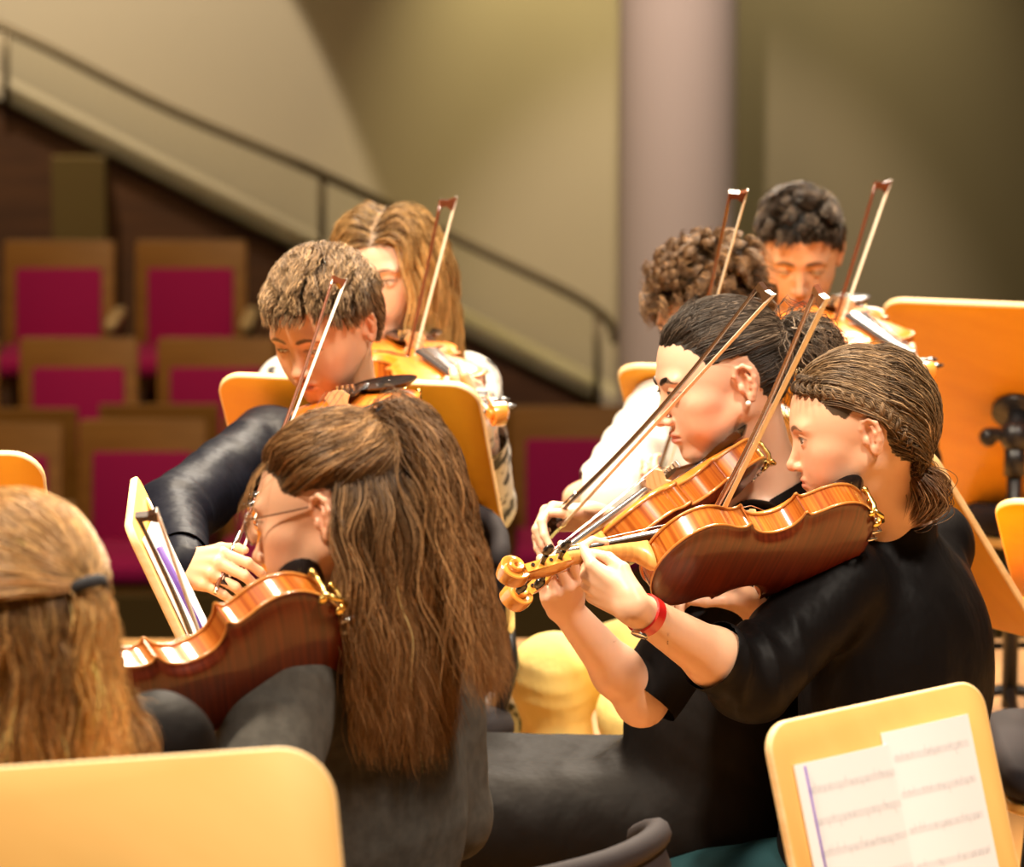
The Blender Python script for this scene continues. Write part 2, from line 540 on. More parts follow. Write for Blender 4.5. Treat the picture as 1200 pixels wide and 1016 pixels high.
def arch(x, y, h):
    ux = (x - .176)/.186; hw = .094 + .012*math.cos(2*PI*(x - .07)/.22) - .010*(x/.356)
    e = max(0.0, 1 - ux**4*.55 - ux*ux*.45 - (y/hw)**2); return h*e*(2 - e)*.98
def plate(zedge, h, sgn, flip=False):
    """arched plate; sgn +1 belly, -1 back"""
    edge = 0.0042; rings = []
    body = OUT
    base_in = offset_out(.0012)
    prof = [(0.0012, 0, base_in), (0, edge*.35, body), (0, edge*.7, body), (0.0012, edge, base_in)]
    for _, dz, pts in prof: rings.append([(x, y, sgn*(zedge + dz)) for x, y in pts])
    def spine(x): return min(max(x, .055), .305)
    for t in (.04, .08, .14, .22, .32, .44, .58, .72, .86, 1.0):
        cc_ = min(t/.16, 1)
        row = []
        for x, y in base_in:
            sx = spine(x); X_ = x + (sx - x)*t; Y_ = y*(1-t); row.append((X_, Y_, sgn*(zedge + edge + arch(X_, Y_, h)*cc_ - .0011*math.sin(cc_*PI))))
        rings.append(row)
    m = MB(); m.grid(rings, 0, closed=True)
    n = len(OUT); m.add(rings[0], [tuple(range(n))], 0)
    # edge faces lighter
    for i in range(len(m.m)):
        if i < n*3: m.m[i] = 1
    return m

def make_violin(label, group=None):
    root = empty('violin', label, 'violin', group)
    b = plate(.0155, .011, 1).build('top_plate', [MT['topvarn'], MT['edgevarn']], root, auto=50)
    b = plate(.0155, .012, -1).build('back_plate', [MT['backvarn'], MT['edgevarn']], root, auto=50)
    m = MB(); ins = offset_out(.003)
    m.grid([[(x, y, -.0158) for x, y in ins], [(x, y, 0) for x, y in ins], [(x, y, .0158) for x, y in ins]], closed=True)
    m.build('ribs', MT['ribvarn'], root, auto=50)
    # neck with heel
    m = MB(); rows = []
    secs = [(.3535, .0150, -.0185), (.358, .0155, -.0180), (.364, .0150, -.0100), (.372, .0145, .0005), (.384, .0150, .0060), (.40, .0148, .0080), (.44, .0135, .0085), (.475, .0125, .0090), (.488, .0120, .0085)]
    for x, w, zb in secs:
        zt = .0225 - (x-.356)*.02
        row = []
        for k in range(13):
            a = PI*k/12; row.append((x, w*math.cos(a), zt - (zt - zb)*math.sin(a)**.8))
        rows.append(row)
    m.grid(rows, 0, closed=True); m.add(rows[0], [tuple(range(13))]); m.add(rows[-1], [tuple(range(13))])
    nk = m.build('neck', MT['neckmaple'], root, auto=60)
    # peg box
    m = MB()
    def pz(x): return -(x-.486)*.16
    for s in (1, -1):
        rows = []
        for i in range(7):
            x = .484 + .074*i/6; w = .0125 - .0020*i/6; zt = .020 + pz(x) - .002*i/6; zb = .004 + pz(x)
            rows.append([(x, s*w, zt), (x, s*w, zb), (x, s*(w-.0045), zb), (x, s*(w-.0045), zt)])
        m.grid(rows, 0, closed=True); m.add(rows[0], [(0,1,2,3)]); m.add(rows[-1], [(0,1,2,3)])
    rows = []
    for i in range(9):
        x = .478 + .084*i/8; w = .0125 - .0020*i/8; z = .0085 + pz(x) - .005*math.sin(PI*min(1, i/6))
        rows.append([(x, w, z), (x, w*.6, z-.004), (x, -w*.6, z-.004), (x, -w, z), (x, -w*.7, z+.003), (x, w*.7, z+.003)])
    m.grid(rows, 0, closed=True); m.add(rows[0], [tuple(range(6))]); m.add(rows[-1], [tuple(range(6))])
    pb = m.build('peg_box', MT['scrollwood'], root, auto=50)
    # scroll
    m = MB(); rows = []; cx, cz = .5735, .0060
    N = 84; tot = 2.25*2*PI
    def rad(u): return .0235*max(1 - u, 0)**1.15 + .0020
    for i in range(N+1):
        u = i/N; th = -PI*.80 + tot*u
        r = rad(u); un = u + 2*PI/tot
        ri = rad(un)*.97 if un < 1 else .0004
        w = .0085 + .0120*u**.85
        ro = [(r - .0006, -w + .0006), (r - .0022, -w - .0006), (ri + .0016, -w + .0008), (ri, -w + .0030), (ri, w - .0030), (ri + .0016, w - .0008), (r - .0022, w + .0006), (r - .0006, w - .0006), (r + .0004, 0)]
        rows.append([(cx + a_*math.cos(th), y, cz + a_*math.sin(th)) for a_, y in ro])
    m.grid(rows, 0, closed=True); m.add(rows[0], [tuple(range(9))]); m.add(rows[-1], [tuple(range(9))])
    sc = m.build('scroll', [MT['scrollwood']], root, auto=45)
    # fingerboard
    m = MB(); rows = []
    for i in range(8):
        x = .490 - .272*i/7; w = .012 + .009*i/7; zt = .0245 + .0215*i/7
        row = [(x, w*math.sin(a), zt + .005*math.cos(a) - .0015) for a in [PI/2*(-1+2*k/8) for k in range(9)]]
        row += [(x, -w*1.0, zt-.006), ][:0] + [(x, w, zt-.0055), (x, -w, zt-.0055)]
        rows.append(row)
    m.grid(rows, 0, closed=True); m.add(rows[0], [tuple(range(11))]); m.add(rows[-1], [tuple(range(11))])
    m.build('fingerboard', MT['board'], root, auto=50)
    m = MB(); m.box((.488, -.012, .018), (.4935, .012, .0285)); m.build('nut', MT['ebony'], root, smooth=False)
    # pegs
    for x, s in ((.500, 1), (.515, -1), (.530, 1), (.546, -1)):
        m = MB(); z = .0125 + pz(x)
        m.tube([(x, -s*.013, z), (x, s*.022, z), (x, s*.026, z)], [.0030, .0040, .0045], 10)
        m.ball((x, s*.0365, z), (.0090, .0105, .0045), 12)
        m.ball((x, s*.047, z), (.002, .0022, .002), 8)
        m.build('peg', MT['ebony'], root, auto=60)
    # bridge
    m = MB()
    pr = [(-.021,.0),(-.011,.0),(-.009,.007),(0,.0095),(.009,.007),(.011,0),(.021,0),(.020,.005),(.0145,.011),(.0165,.017),(.020,.024),(.012,.0325),(0,.0345),(-.012,.0325),(-.020,.024),(-.0165,.017),(-.0145,.011),(-.020,.005)]
    m.add([(.1585 + .002*z/.034, y, z+.0305) for y, z in pr] + [(.1635 - .0015*z/.034, y, z+.0305) for y, z in pr],
          [tuple(range(18)), tuple(reversed(range(18, 36)))] + [(i, (i+1) % 18, 18+(i+1) % 18, 18+i) for i in range(18)])
    m.build('bridge', MT['bridge'], root, smooth=False)
    # strings
    for y, yb in ((-.0082, -.017), (-.0027, -.0057), (.0027, .0057), (.0082, .017)):
        m = MB(); zb = .0655 - abs(yb)*.09
        m.tube([(.130, yb*.7, .050), (.161, yb, zb+.0005), (.491, y, .0298), (.52, y*.8, .013)], .00065, 6)
        m.build('string', MT['string'], root)
    # tailpiece
    m = MB(); rows = []
    for i in range(9):
        t = i/8; x = .018 + .114*t; w = .010 + .011*t; z = .034 + .014*t
        rows.append([(x, w*math.sin(a), z + .004*math.cos(a)) for a in [PI/2*(-1+2*k/6) for k in range(7)]] + [(x, w*.9, z-.003), (x, -w*.9, z-.003)])
    m.grid(rows, 0, closed=True); m.add(rows[0], [tuple(range(9))]); m.add(rows[-1], [tuple(range(9))])
    for yb in (-.012, -.004, .004, .012): m.tube([(.112, yb, .048), (.112, yb, .060)], .0028, 8, m=1)
    m.tube([(.018, 0, .034), (0, 0, .012), (-.006, 0, 0)], .0025, 6)
    m.build('tailpiece', [MT['ebony'], MT['steel']], root, auto=50)
    # sound holes
    for s in (1, -1):
        m = MB(); pts = catmull([(.195, s*.026, 0), (.190, s*.030, 0), (.172, s*.038, 0), (.160, s*.041, 0), (.148, s*.044, 0), (.130, s*.055, 0), (.124, s*.060, 0)], 4)
        def top(x, y): 
            return .0197 + arch(x, y, .011) + .0003
        rows = []
        for i, p in enumerate(pts):
            t = (pts[min(i+1, len(pts)-1)] - pts[max(i-1, 0)]).normalized(); nn = Vector((-t.y, t.x, 0)); w = .0022 + .0018*math.sin(PI*i/(len(pts)-1))
            a = p + nn*w; b_ = p - nn*w; rows.append([(a.x, a.y, top(a.x, a.y)+.0012), (b_.x, b_.y, top(b_.x, b_.y)+.0012), (b_.x, b_.y, top(b_.x, b_.y)-.002), (a.x, a.y, top(a.x, a.y)-.002)])
        m.grid(rows, 0, closed=True)
        m.ball((.197, s*.024, top(.197, .024)), (.0035, .0035, .0015), 10); m.ball((.122, s*.062, top(.122, .062)), (.0045, .0045, .0015), 10)
        m.build('sound_hole', MT['ebony'], root)
    # chin rest
    m = MB(); rows = []
    for i in range(13):
        t = i/12; r = max(t, .001); rows.append([(.036 + .038*r*math.cos(a), .040 + .054*r*math.sin(a), .0365 + .006*r**3 - .003) for a in [2*PI*k/24 for k in range(24)]])
    rows.append([(.036 + .036*math.cos(a), .040 + .052*math.sin(a), .0365) for a in [2*PI*k/24 for k in range(24)]])
    rows.append([(.036 + .026*math.cos(a), .040 + .040*math.sin(a), .029) for a in [2*PI*k/24 for k in range(24)]])
    m.grid(rows, 0, closed=True); m.add(rows[-1], [tuple(range(24))])
    m.build('chin_rest', MT['ebony'], root, auto=60)
    m = MB()
    for y in (.024, .040): m.tube([(.012, y, .034), (-.004, y, .026), (-.005, y, 0), (-.004, y, -.024), (.012, y, -.0255)], .0022, 8)
    m.tube([(-.005, .020, -.004), (-.005, .044, -.004)], .0034, 8); m.tube([(-.005, .020, .010), (-.005, .044, .010)], .0034, 8)
    m.build('chin_rest_clamp', MT['steel'], root)
    # brass clamp feet gripping the rib edges at the chin end
    for x, y, a_ in ((.010, .058, .5), (.030, .0835, .9)):
        m = MB(); dx, dy = -math.cos(a_)*.007, math.sin(a_)*.007
        m.tube([(x-dx*.8, y-dy*.8, -.0245), (x+dx*.3, y+dy*.3, -.0240), (x+dx, y+dy, -.016), (x+dx*1.1, y+dy*1.1, 0), (x+dx, y+dy, .012)], [.003, .0042, .0036, .0032, .0044], 8)
        m.ball((x+dx, y+dy, .014), .0052, 10); m.ball((x-dx*.4, y-dy*.4, -.0255), (.006, .006, .003), 10)
        m.build('clamp_foot', MT['brass'], root)
    m = MB(); m.tube([(.003, .062, -.024), (.016, .080, -.030), (.030, .088, -.024)], .0036, 8); m.build('clamp_bar', MT['brass'], root)
    return root

def make_bow(label, group=None, dark=False):
    root = empty('violin_bow', label, 'violin bow', group)
    st = MT['stickdark'] if dark else MT['stick']
    m = MB(); pts = []; rad = []
    for i in range(25):
        t = i/24; x = -.002 + .735*t; z = .0225 - .0135*math.sin(PI*t) + .003*t
        pts.append((x, 0, z)); rad.append(.0043 - .0013*t)
    m.tube(pts, rad, 10); m.build('stick', st, root)
    m = MB(); poly = [(.722, .026), (.727, .014), (.722, .002), (.740, .0), (.747, -.001), (.739, .012), (.736, .028)]
    m.add([(x, -.004, z) for x, z in poly] + [(x, .004, z) for x, z in poly], [tuple(range(7)), tuple(reversed(range(7, 14)))] + [(i, (i+1) % 7, 7+(i+1) % 7, 7+i) for i in range(7)])
    m.box((.722, -.0036, -.0012), (.748, .0036, .0006), 1)
    m.build('tip', [st, MT['pearl']], root, smooth=False)
    m = MB()
    m.box((.010, -.0055, .001), (.056, .0055, .0185)); m.box((.012, -.0058, .006), (.050, .0058, .012), 0)
    m.tube([(.030, -.0062, .009), (.030, .0062, .009)], .0034, 12, m=1)
    m.box((.050, -.0058, -.001), (.060, .0058, .006), 2)
    m.build('frog', [MT['ebony'], MT['pearl'], MT['steel']], root, smooth=False)
    m = MB(); m.tube([(-.016, 0, .0215), (-.001, 0, .0215)], .0045, 10); m.build('screw', MT['steel'], root)
    m = MB(); m.tube([(.060, 0, .021), (.125, 0, .0185)], .0046, 10); m.build('grip', MT['steel'], root)
    m = MB(); m.tube([(.056, 0, .0), (.20, 0, 0), (.5, 0, 0), (.726, 0, 0)], .0046, 10, sq=(1, .45)); m.build('bow_hair', MT['horsehair'], root, smooth=False)
    return root

def violin_matrix(chin, scroll, up_hint, roll=0):
    """chin end point, point the scroll lies toward, direction the strings face"""
    x = (Vector(scroll) - Vector(chin)).normalized()
    z = Vector(up_hint); z = (z - x*z.dot(x)).normalized()
    y = z.cross(x)
    return frame(Vector(chin), x, y, z) @ Matrix.Rotation(math.radians(roll), 4, 'X')

def solve_far(A, px, py, L, away):
    """point on the sight line of that spot lying L metres from A; away: the farther of the two"""
    best = None
    lo, hi = (A.y, A.y + L) if away else (A.y - L, A.y)
    for i in range(400):
        Y = lo + (hi - lo)*i/399; q = P(px, py, Y); e = abs((q - A).length - L)
        if best is None or e < best[0]: best = (e, q)
    return best[1]
# ---------------------------------------------------------------- the hall
def struct(o, label=None): o['kind'] = 'structure'; return o
def slab(name, px0, py0, px1, py1, Y, t, m, kind=None):
    a = P(px0, py0, Y); b = P(px1, py1, Y)
    mb = MB(); mb.box((min(a.x, b.x), Y, min(a.z, b.z)), (max(a.x, b.x), Y + t, max(a.z, b.z)))
    return mb.build(name, m, smooth=False)
YW = 18.6
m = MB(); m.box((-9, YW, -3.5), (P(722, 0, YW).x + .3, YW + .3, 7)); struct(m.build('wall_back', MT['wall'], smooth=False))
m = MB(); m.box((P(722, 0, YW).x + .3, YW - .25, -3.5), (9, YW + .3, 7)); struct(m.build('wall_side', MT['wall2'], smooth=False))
m = MB(); m.box((-9, 9.13, -3.8), (9, 20, -3.4)); struct(m.build('floor_hall', MT['darkwood'], smooth=False))
m = MB(); m.box((-7, -3, -.12), (7, 9.13, 0)); struct(m.build('floor_stage', MT['floor'], smooth=False))
m = MB(); m.box((-7, 8.95, -3.4), (7, 9.10, -.12)); struct(m.build('trim_stage_front', MT['darkwood'], smooth=False))
# column
cx = P(792, 400, 17.5).x; r = 69/FPX*17.6
m = MB(); m.lathe([(r, -3.4), (r, 6.5)], 48, M=Matrix.Translation((cx, 17.5, 0)))
struct(m.build('column', MT['column'], auto=40))
# staircase flank below the balustrade
YS = 18.1
def at(px, py): q = P(px, py, YS); return (q.x, q.z)
tl = at(-60, 85); br = at(722, 481)
poly = [tl, br, (br[0], -3.4), (tl[0], -3.4)]
m = MB(); m.add([(x, YS, z) for x, z in poly] + [(x, YS + .4, z) for x, z in poly], [(0,1,2,3), (7,6,5,4), (0,4,5,1), (1,5,6,2), (2,6,7,3), (3,7,4,0)])
struct(m.build('wall_stair_flank', MT['darkwood'], smooth=False))
m = MB()
a = Vector((tl[0], YS, tl[1])); b = Vector((br[0], YS, br[1])); d = (b - a).normalized(); n = Vector((-d.z, 0, d.x))
if n.z < 0: n = -n
q = [a, b, b + n*.05, a + n*.05]
m.add([p + Vector((0, -.03, 0)) for p in q] + [p + Vector((0, .35, 0)) for p in q], [(0,1,2,3), (7,6,5,4), (0,4,5,1), (1,5,6,2), (2,6,7,3), (3,7,4,0)])
struct(m.build('trim_stair', MT['wall'], smooth=False))
q = slab('panel', 60, 185, 132, 700, YS - .12, .1, MT['olivewood']); q.name = 'wall_panel_left'; struct(q)
q = slab('panel', 560, 300, 722, 700, YS - .05, .04, MT['olivewood']); bpy.data.objects.remove(q)
# handrail with posts and glass
hr = empty('stair_handrail', 'brown metal stair handrail running down the beige wall to the column', 'handrail')
pts = [P(x, y, YS) for x, y in ((-60, 2), (0, 29), (60, 57), (200, 127), (378, 203), (560, 290), (660, 338), (700, 362), (716, 380), (721, 400))]
m = MB(); m.tube([p + V(0, -.05, 0) for p in catmull(pts, 5)], .022, 10); m.build('rail', MT['rail'], hr)
for x0, y0, y1 in ((8, 33, 120), (378, 205, 308), (700, 362, 470)):
    m = MB(); m.tube([P(x0, y0, YS) + V(0, -.05, 0), P(x0, y1, YS) + V(0, -.05, 0)], .016, 8); m.build('post', MT['rail'], hr)
for x0, x1 in ((12, 374), (382, 696)):
    yr = lambda x: 29 + (x)*.479 - (8 if x > 150 else 0)
    yd = lambda x: 115 + x*.507
    m = MB(); q = [P(x0, yr(x0)+6, YS), P(x1, yr(x1)+2, YS), P(x1, yd(x1)-2, YS), P(x0, yd(x0)-2, YS)]
    m.add([p + V(0, -.055, 0) for p in q] + [p + V(0, -.045, 0) for p in q], [(0,1,2,3), (7,6,5,4), (0,4,5,1), (1,5,6,2), (2,6,7,3), (3,7,4,0)])
    m.build('glass_panel', MT['glass'], hr, smooth=False)

# auditorium seats
def make_seat():
    root = empty('auditorium_seat', 'seat', 'theatre seat', 'magenta theatre seats in the stalls')
    tilt = Matrix.Translation((0, 0, .42)) @ Matrix.Rotation(math.radians(-12), 4, 'X')
    m = MB(); w = .245; H = .50
    fr = rrect(-w, 0, w, H, .02, 3)
    m.prism(fr, -.02, .02, bev=.006, M=tilt @ Matrix.Rotation(PI/2, 4, 'X'))
    m.build('back_panel', MT['seatwood'], root, auto=40)
    m = MB(); m.prism(rrect(-w+.055, .04, w-.055, H-.125, .015, 3), .018, .045, bev=.008, M=tilt @ Matrix.Rotation(PI/2, 4, 'X'))
    m.build('back_cushion', MT['magenta'], root, auto=40)
    m = MB(); m.prism(rrect(-.235, -.50, .235, -.02, .04, 4), .40, .47, bev=.02)
    m.build('seat_cushion', MT['magenta'], root, auto=40)
    m = MB(); m.box((-.22, -.45, .34), (.22, -.03, .40)); m.box((-.2, -.12, 0), (.2, -.06, .36)); m.build('seat_base', MT['seatwood'], root, smooth=False)
    m = MB(); m.box((.262, -.44, .02), (.288, .02, .60)); m.build('side_panel', MT['darkwood'], root, smooth=False)
    m = MB(); m.prism(rrect(.248, -.50, .302, -.02, .024, 5), .60, .632, bev=.008); m.build('armrest', MT['pale'], root, auto=40)
    return root
seat0 = make_seat(); used = [0]
def put_seat(px, pytop, Y, label, rot=0, sc=1):
    top = P(px, pytop, Y); z = top.z - .90*sc
    M = Matrix.Translation((top.x, Y, z)) @ Matrix.Rotation(rot, 4, 'Z') @ Matrix.Scale(sc, 4)
    if not used[0]: used[0] = 1; seat0.matrix_world = M; seat0['label'] = label; return seat0, z
    return dup(seat0, M, label), z
SEATS = []
zz = {}
def seatrow(key, xs, py, slope, Y, labels, sc=1.0, pxr=0):
    for x, lb in zip(xs, labels):
        o, z = put_seat(x, py + slope*(x - pxr), Y, lb, 0, sc); SEATS.append(o)
        zz.setdefault(key, []).append(z)
seatrow('A', [-88, 67, 222], 288, 0, 17.0, ['magenta theatre seat in the top row, mostly cut off by the picture edge', 'magenta theatre seat at the far left of the top row under the dark stair flank', 'dark-looking magenta theatre seat in the top row beside the seated boy\'s hair'], 0.95)
seatrow('B', [-75, 90, 252], 403, 0, 16.3, ['theatre seat of the middle row cut off by the left picture edge', 'magenta theatre seat in the middle row directly below the first pale armrest', 'magenta theatre seat in the middle row partly behind the tall orange music stand'], .98)
seatrow('C', [-5, 165, 335, 505, 675], 500, -.03, 15.3, ['magenta theatre seat in the lowest row beside the orange music stand at the left edge', 'magenta theatre seat in the lowest row above the leaning wooden stand with sheet music', 'magenta theatre seat in the lowest row hidden behind the boy in the dark shirt', 'magenta theatre seat in the lowest row behind the blonde violinist and her music stand', 'broad magenta theatre seat between the black chair back and the girl in white shirt'], 1.0, 165)
for key, Y in (('A', 17.0), ('B', 16.3), ('C', 15.3)):
    z = max(zz[key]) ; zl = min(zz[key])
    m = MB(); m.box((-7, Y - .62, -3.4), (3.0, Y + .45, zl)); o = m.build('floor_tier_' + {'A': 'upper', 'B': 'middle', 'C': 'lower'}[key], MT['olivewood'], smooth=False); struct(o)
# long timber desks / screens between the rows
for nm, p0, p1, yy, Y, col in (('low_partition', -40, 90, 480, 15.75, 'seatwood'), ('low_partition', 116, 256, 475, 15.75, 'seatwood'), ('low_partition', 560, 740, 484, 15.75, 'seatwood')):
    a = P(p0, yy, Y); b = P(p1, yy, Y)
    m = MB(); m.box((a.x, Y, a.z - .55), (b.x, Y + .03, a.z)); o = m.build('seat_back_screen', MT[col], smooth=False)
    setup(o, 'plain brown timber screen ' + {-40: 'at the left edge behind the lowest seats', 116: 'behind the lowest row seat above the leaning stand', 560: 'above the broad magenta seat beside the column foot'}[p0], 'partition')
# front screen of the lowest tier
m = MB(); a = P(0, 695, 14.5); m.box((-7, 14.45, -3.4), (1.2, 14.5, a.z)); struct(m.build('wall_tier_front', MT['olivewood'], smooth=False))

# ---------------------------------------------------------------- light
def area(name, loc, target, size, power, col=(1, .78, .52), spread=None):
    l = bpy.data.lights.new(name, 'AREA'); l.energy = power; l.size = size; l.color = col; l.shape = 'DISK'
    if spread: l.spread = math.radians(spread)
    o = bpy.data.objects.new(name, l); C.objects.link(o); o.location = loc
    o.rotation_euler = (Vector(target) - Vector(loc)).to_track_quat('-Z', 'Y').to_euler(); return o
def spot(name, loc, target, ang, blend, power, col=(1, .8, .55), r=.05):
    l = bpy.data.lights.new(name, 'SPOT'); l.energy = power; l.spot_size = math.radians(ang); l.spot_blend = blend; l.color = col; l.shadow_soft_size = r
    o = bpy.data.objects.new(name, l); C.objects.link(o); o.location = loc
    o.rotation_euler = (Vector(target) - Vector(loc)).to_track_quat('-Z', 'Y').to_euler(); return o
W = bpy.data.worlds.new('world'); bpy.context.scene.world = W; W.use_nodes = True
W.node_tree.nodes['Background'].inputs[0].default_value = (1, .74, .46, 1); W.node_tree.nodes['Background'].inputs[1].default_value = .06
area('stage_area_light', (-2.6, 3.9, 6.3), (.1, 6, 1), .6, 120, (1, .84, .64), 80)
area('stage_area_light', (.7, 9.7, 6.5), (.1, 6, 1), 2.2, 260, (1, .82, .60), 80)
area('stage_area_light', (2.6, 3.0, 6.5), (.2, 5.6, 1), .8, 85, (1, .87, .72), 80)
area('stage_area_light', (-1.2, 6.6, 6.5), (-.8, 6.6, 0), .8, 110, (1, .82, .60), 100)
area('stage_area_light', (.9, 16.6, 5.9), (.1, 6, 1), 2.2, 60, (1, .88, .72), 60)  # added lamp near the back wall, for fingerboard glare and rim light
area('house_lamp', (-1.5, 12.5, 6.5), (-1.8, 16.3, -.8), 1.5, 36, (1, .72, .40), 70)
qa = P(70, 60, YW); spot('wall_spot', (qa.x - .25, YW - 1.7, 2.9), (qa.x, YW, .15), 44, .12, 420, (1, .86, .70), .02)
qa = P(630, 30, YW); spot('wall_spot', (qa.x, YW - .75, 2.2), (qa.x, YW, .35), 52, 1.0, 190, (1, .86, .46))
qa = P(955, 30, YW); spot('wall_spot', (qa.x, YW - 1.2, 2.4), (qa.x, YW - .2, .1), 66, 1.0, 150, (1, .86, .58))
spot('column_spot', (cx - .3, 14.8, 2.6), (cx, 17.3, 0.1), 34, .6, 320, (1, .82, .74))
sc = bpy.context.scene
sc.view_settings.view_transform = 'Standard'; sc.view_settings.look = 'None'; sc.view_settings.gamma = 1; sc.view_settings.use_curve_mapping = False
sc.view_settings.exposure = 0.24
sc.cycles.use_denoising = True
sc.cycles.max_bounces = 6; sc.cycles.sample_clamp_indirect = 6
# ---------------------------------------------------------------- music stands
def solve_board(TL, TR, BL, Y, yaw0, tilt0, W0=.45, H0=.32):
    """size, turn and lean of an upright board with a level top edge, from three of its corners"""
    A = P(TL[0], TL[1], Y)
    x = np.array([yaw0, tilt0, W0, H0], dtype=float)
    def axes(yaw, tilt):
        u = Vector((math.cos(yaw), math.sin(yaw), 0)); h = Vector((-math.sin(yaw), math.cos(yaw), 0))
        v = Vector((0, 0, -1))*math.cos(tilt) + h*math.sin(tilt)
        return u, v
    def res(x):
        u, v = axes(x[0], x[1]); b = proj(A + u*x[2]); c = proj(A + v*x[3])
        return np.array([b[0]-TR[0], b[1]-TR[1], c[0]-BL[0], c[1]-BL[1]])
    for _ in range(60):
        r = res(x); J = np.zeros((4, 4))
        for i in range(4):
            d = x.copy(); d[i] += 1e-5; J[:, i] = (res(d) - r)/1e-5
        x = x - .5*np.linalg.lstsq(J.T @ J + 1e-3*np.eye(4), J.T @ r, rcond=None)[0]
    u, v = axes(x[0], x[1])
    print('BOARD yaw %.1f tilt %.1f W %.3f H %.3f res %.1f' % (math.degrees(x[0]), math.degrees(x[1]), x[2], x[3], abs(res(x)).max()))
    return A, u, v, x[2], x[3]

def music_stand(label, A, u, v, W, H, r=.05, reader=1, wood='standwood', hy=.5):
    """A top-left corner as seen; reader +1: music side faces away from the viewer"""
    n = u.cross(v).normalized()             # u right, v down -> n points away from the viewer
    ctr = A + u*W/2 + v*H*hy
    base = Vector((ctr.x, ctr.y, 0)) - n*0
    bx = ctr - n*reader*.07
    bz = Vector((bx.x, bx.y, 0))
    root = empty('music_stand', label, 'music stand', None, Matrix.Translation(bz))
    inv = Matrix.Translation(-bz)
    M = inv @ frame(A, u, -v, u.cross(-v))
    m = MB(); m.prism(rrect(0, -H, W, 0, r, 7), -.006, .006, M=M, bev=.003)
    nn = len(rrect(0, -H, W, 0, r, 7))
    for i in range(nn*5): m.m[i] = 1
    m.build('board', [MT[wood], MT['standedge']], root, auto=50)
    m = MB(); q = A + v*(H - .012) + n*reader*.03
    Ml = inv @ frame(q, u, -v, u.cross(-v))
    m.box((.02, -.006, -.028), (W-.02, .006, .028), M=Ml)
    m.build('ledge', MT[wood], root, smooth=False)
    # bracket and post
    m = MB(); c0 = ctr - n*reader*.008; c1 = ctr - n*reader*.07
    q = lambda p: inv @ p
    m.tube([q(c0), q(ctr - n*reader*.02)], .055, 20); m.tube([q(ctr - n*reader*.02), q(c1)], .022, 12)
    m.ball(q(c1), .034, 14)
    m.tube([q(c1 - u*.05), q(c1 + u*.05)], .014, 10); m.ball(q(c1 - u*.055 + v*.01), .02, 10)
    m.build('tilt_head', MT['blackmetal'], root)
    m = MB(); m.tube([(0, 0, .12), (0, 0, .62)], .016, 12); m.tube([(0, 0, .6), (0, 0, .66)], .022, 12); m.tube([(0, 0, .62), q(c1)], .011, 10)
    m.build('post', MT['blackmetal'], root)
    for k in range(3):
        a = 2*PI*k/3 + .5; c, s = math.cos(a), math.sin(a)
        m = MB(); m.tube([(0, 0, .16), (c*.14, s*.14, .12), (c*.32, s*.32, .018)], [.012, .011, .010], 8); m.ball((c*.32, s*.32, .016), .016, 8)
        m.build('leg', MT['blackmetal'], root)
    return root

STANDS = {}
def stand(key, label, TL, TR, BL, Y, yaw0, tilt0, H=None, W=None, **k):
    s = solve_board(TL, TR, BL, Y, math.radians(yaw0), math.radians(tilt0))
    A, u, v, w, h = s
    if H: h = H
    if W: w = W
    STANDS[key] = (A, u, v, w, h); return music_stand(label, A, u, v, w, h, **k)
stand('c', 'orange wooden music stand back behind the boy in dark shirt', (252, 437), (560, 450), (312, 682), 6.68, -20, 15, r=.045)
stand('a', 'front-lit orange wooden music stand, large and blurred, nearest at the lower left', (-150, 909), (388, 872), (-120, 1330), 3.75, 12, 15, r=.055, wood='standpale')
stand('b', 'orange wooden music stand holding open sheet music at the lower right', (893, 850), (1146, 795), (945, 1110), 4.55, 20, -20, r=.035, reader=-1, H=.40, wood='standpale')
stand('l', 'orange wooden music stand rising behind the light haired girl at the left edge', (-215, 528), (50, 530), (-180, 760), 6.0, -15, 15, r=.05)
stand('e', 'orange wooden music stand half hidden behind the girl with pearl earring', (721, 427), (1010, 436), (775, 650), 7.2, -15, 15, r=.045, H=.40)
stand('f', 'large orange wooden music stand with black tilt head at the right edge', (1032, 350), (1330, 362), (1070, 585), 7.95, -15, 15, r=.045)
stand('g', 'steeply leaning orange wooden music stand behind the braided girl\'s back', (860, 470), (1086, 520), (1000, 690), 6.5, -15, 15, r=.05)
stand('h', 'small strip of orange wooden music stand at the far right edge below others', (1163, 585), (1420, 600), (1215, 800), 6.35, -15, 15, r=.045)
# ---------------------------------------------------------------- people
PEOPLE = []
rng = np.random.RandomState(7)
def head_matrix(pos, yaw, pitch=0, roll=0, s=1.0):
    """yaw 0 looks at the viewer, +90 looks toward the left of the photograph; pitch + nods down; roll + leans to the person's right"""
    y = math.radians(yaw)
    f = Vector((-math.sin(y), -math.cos(y), 0)); up = Vector((0, 0, 1)); r = f.cross(up)
    M = frame(Vector(pos), r, f, up) @ Matrix.Rotation(math.radians(-pitch), 4, 'X') @ Matrix.Rotation(math.radians(roll), 4, 'Y')
    return M @ Matrix.Scale(s, 4)

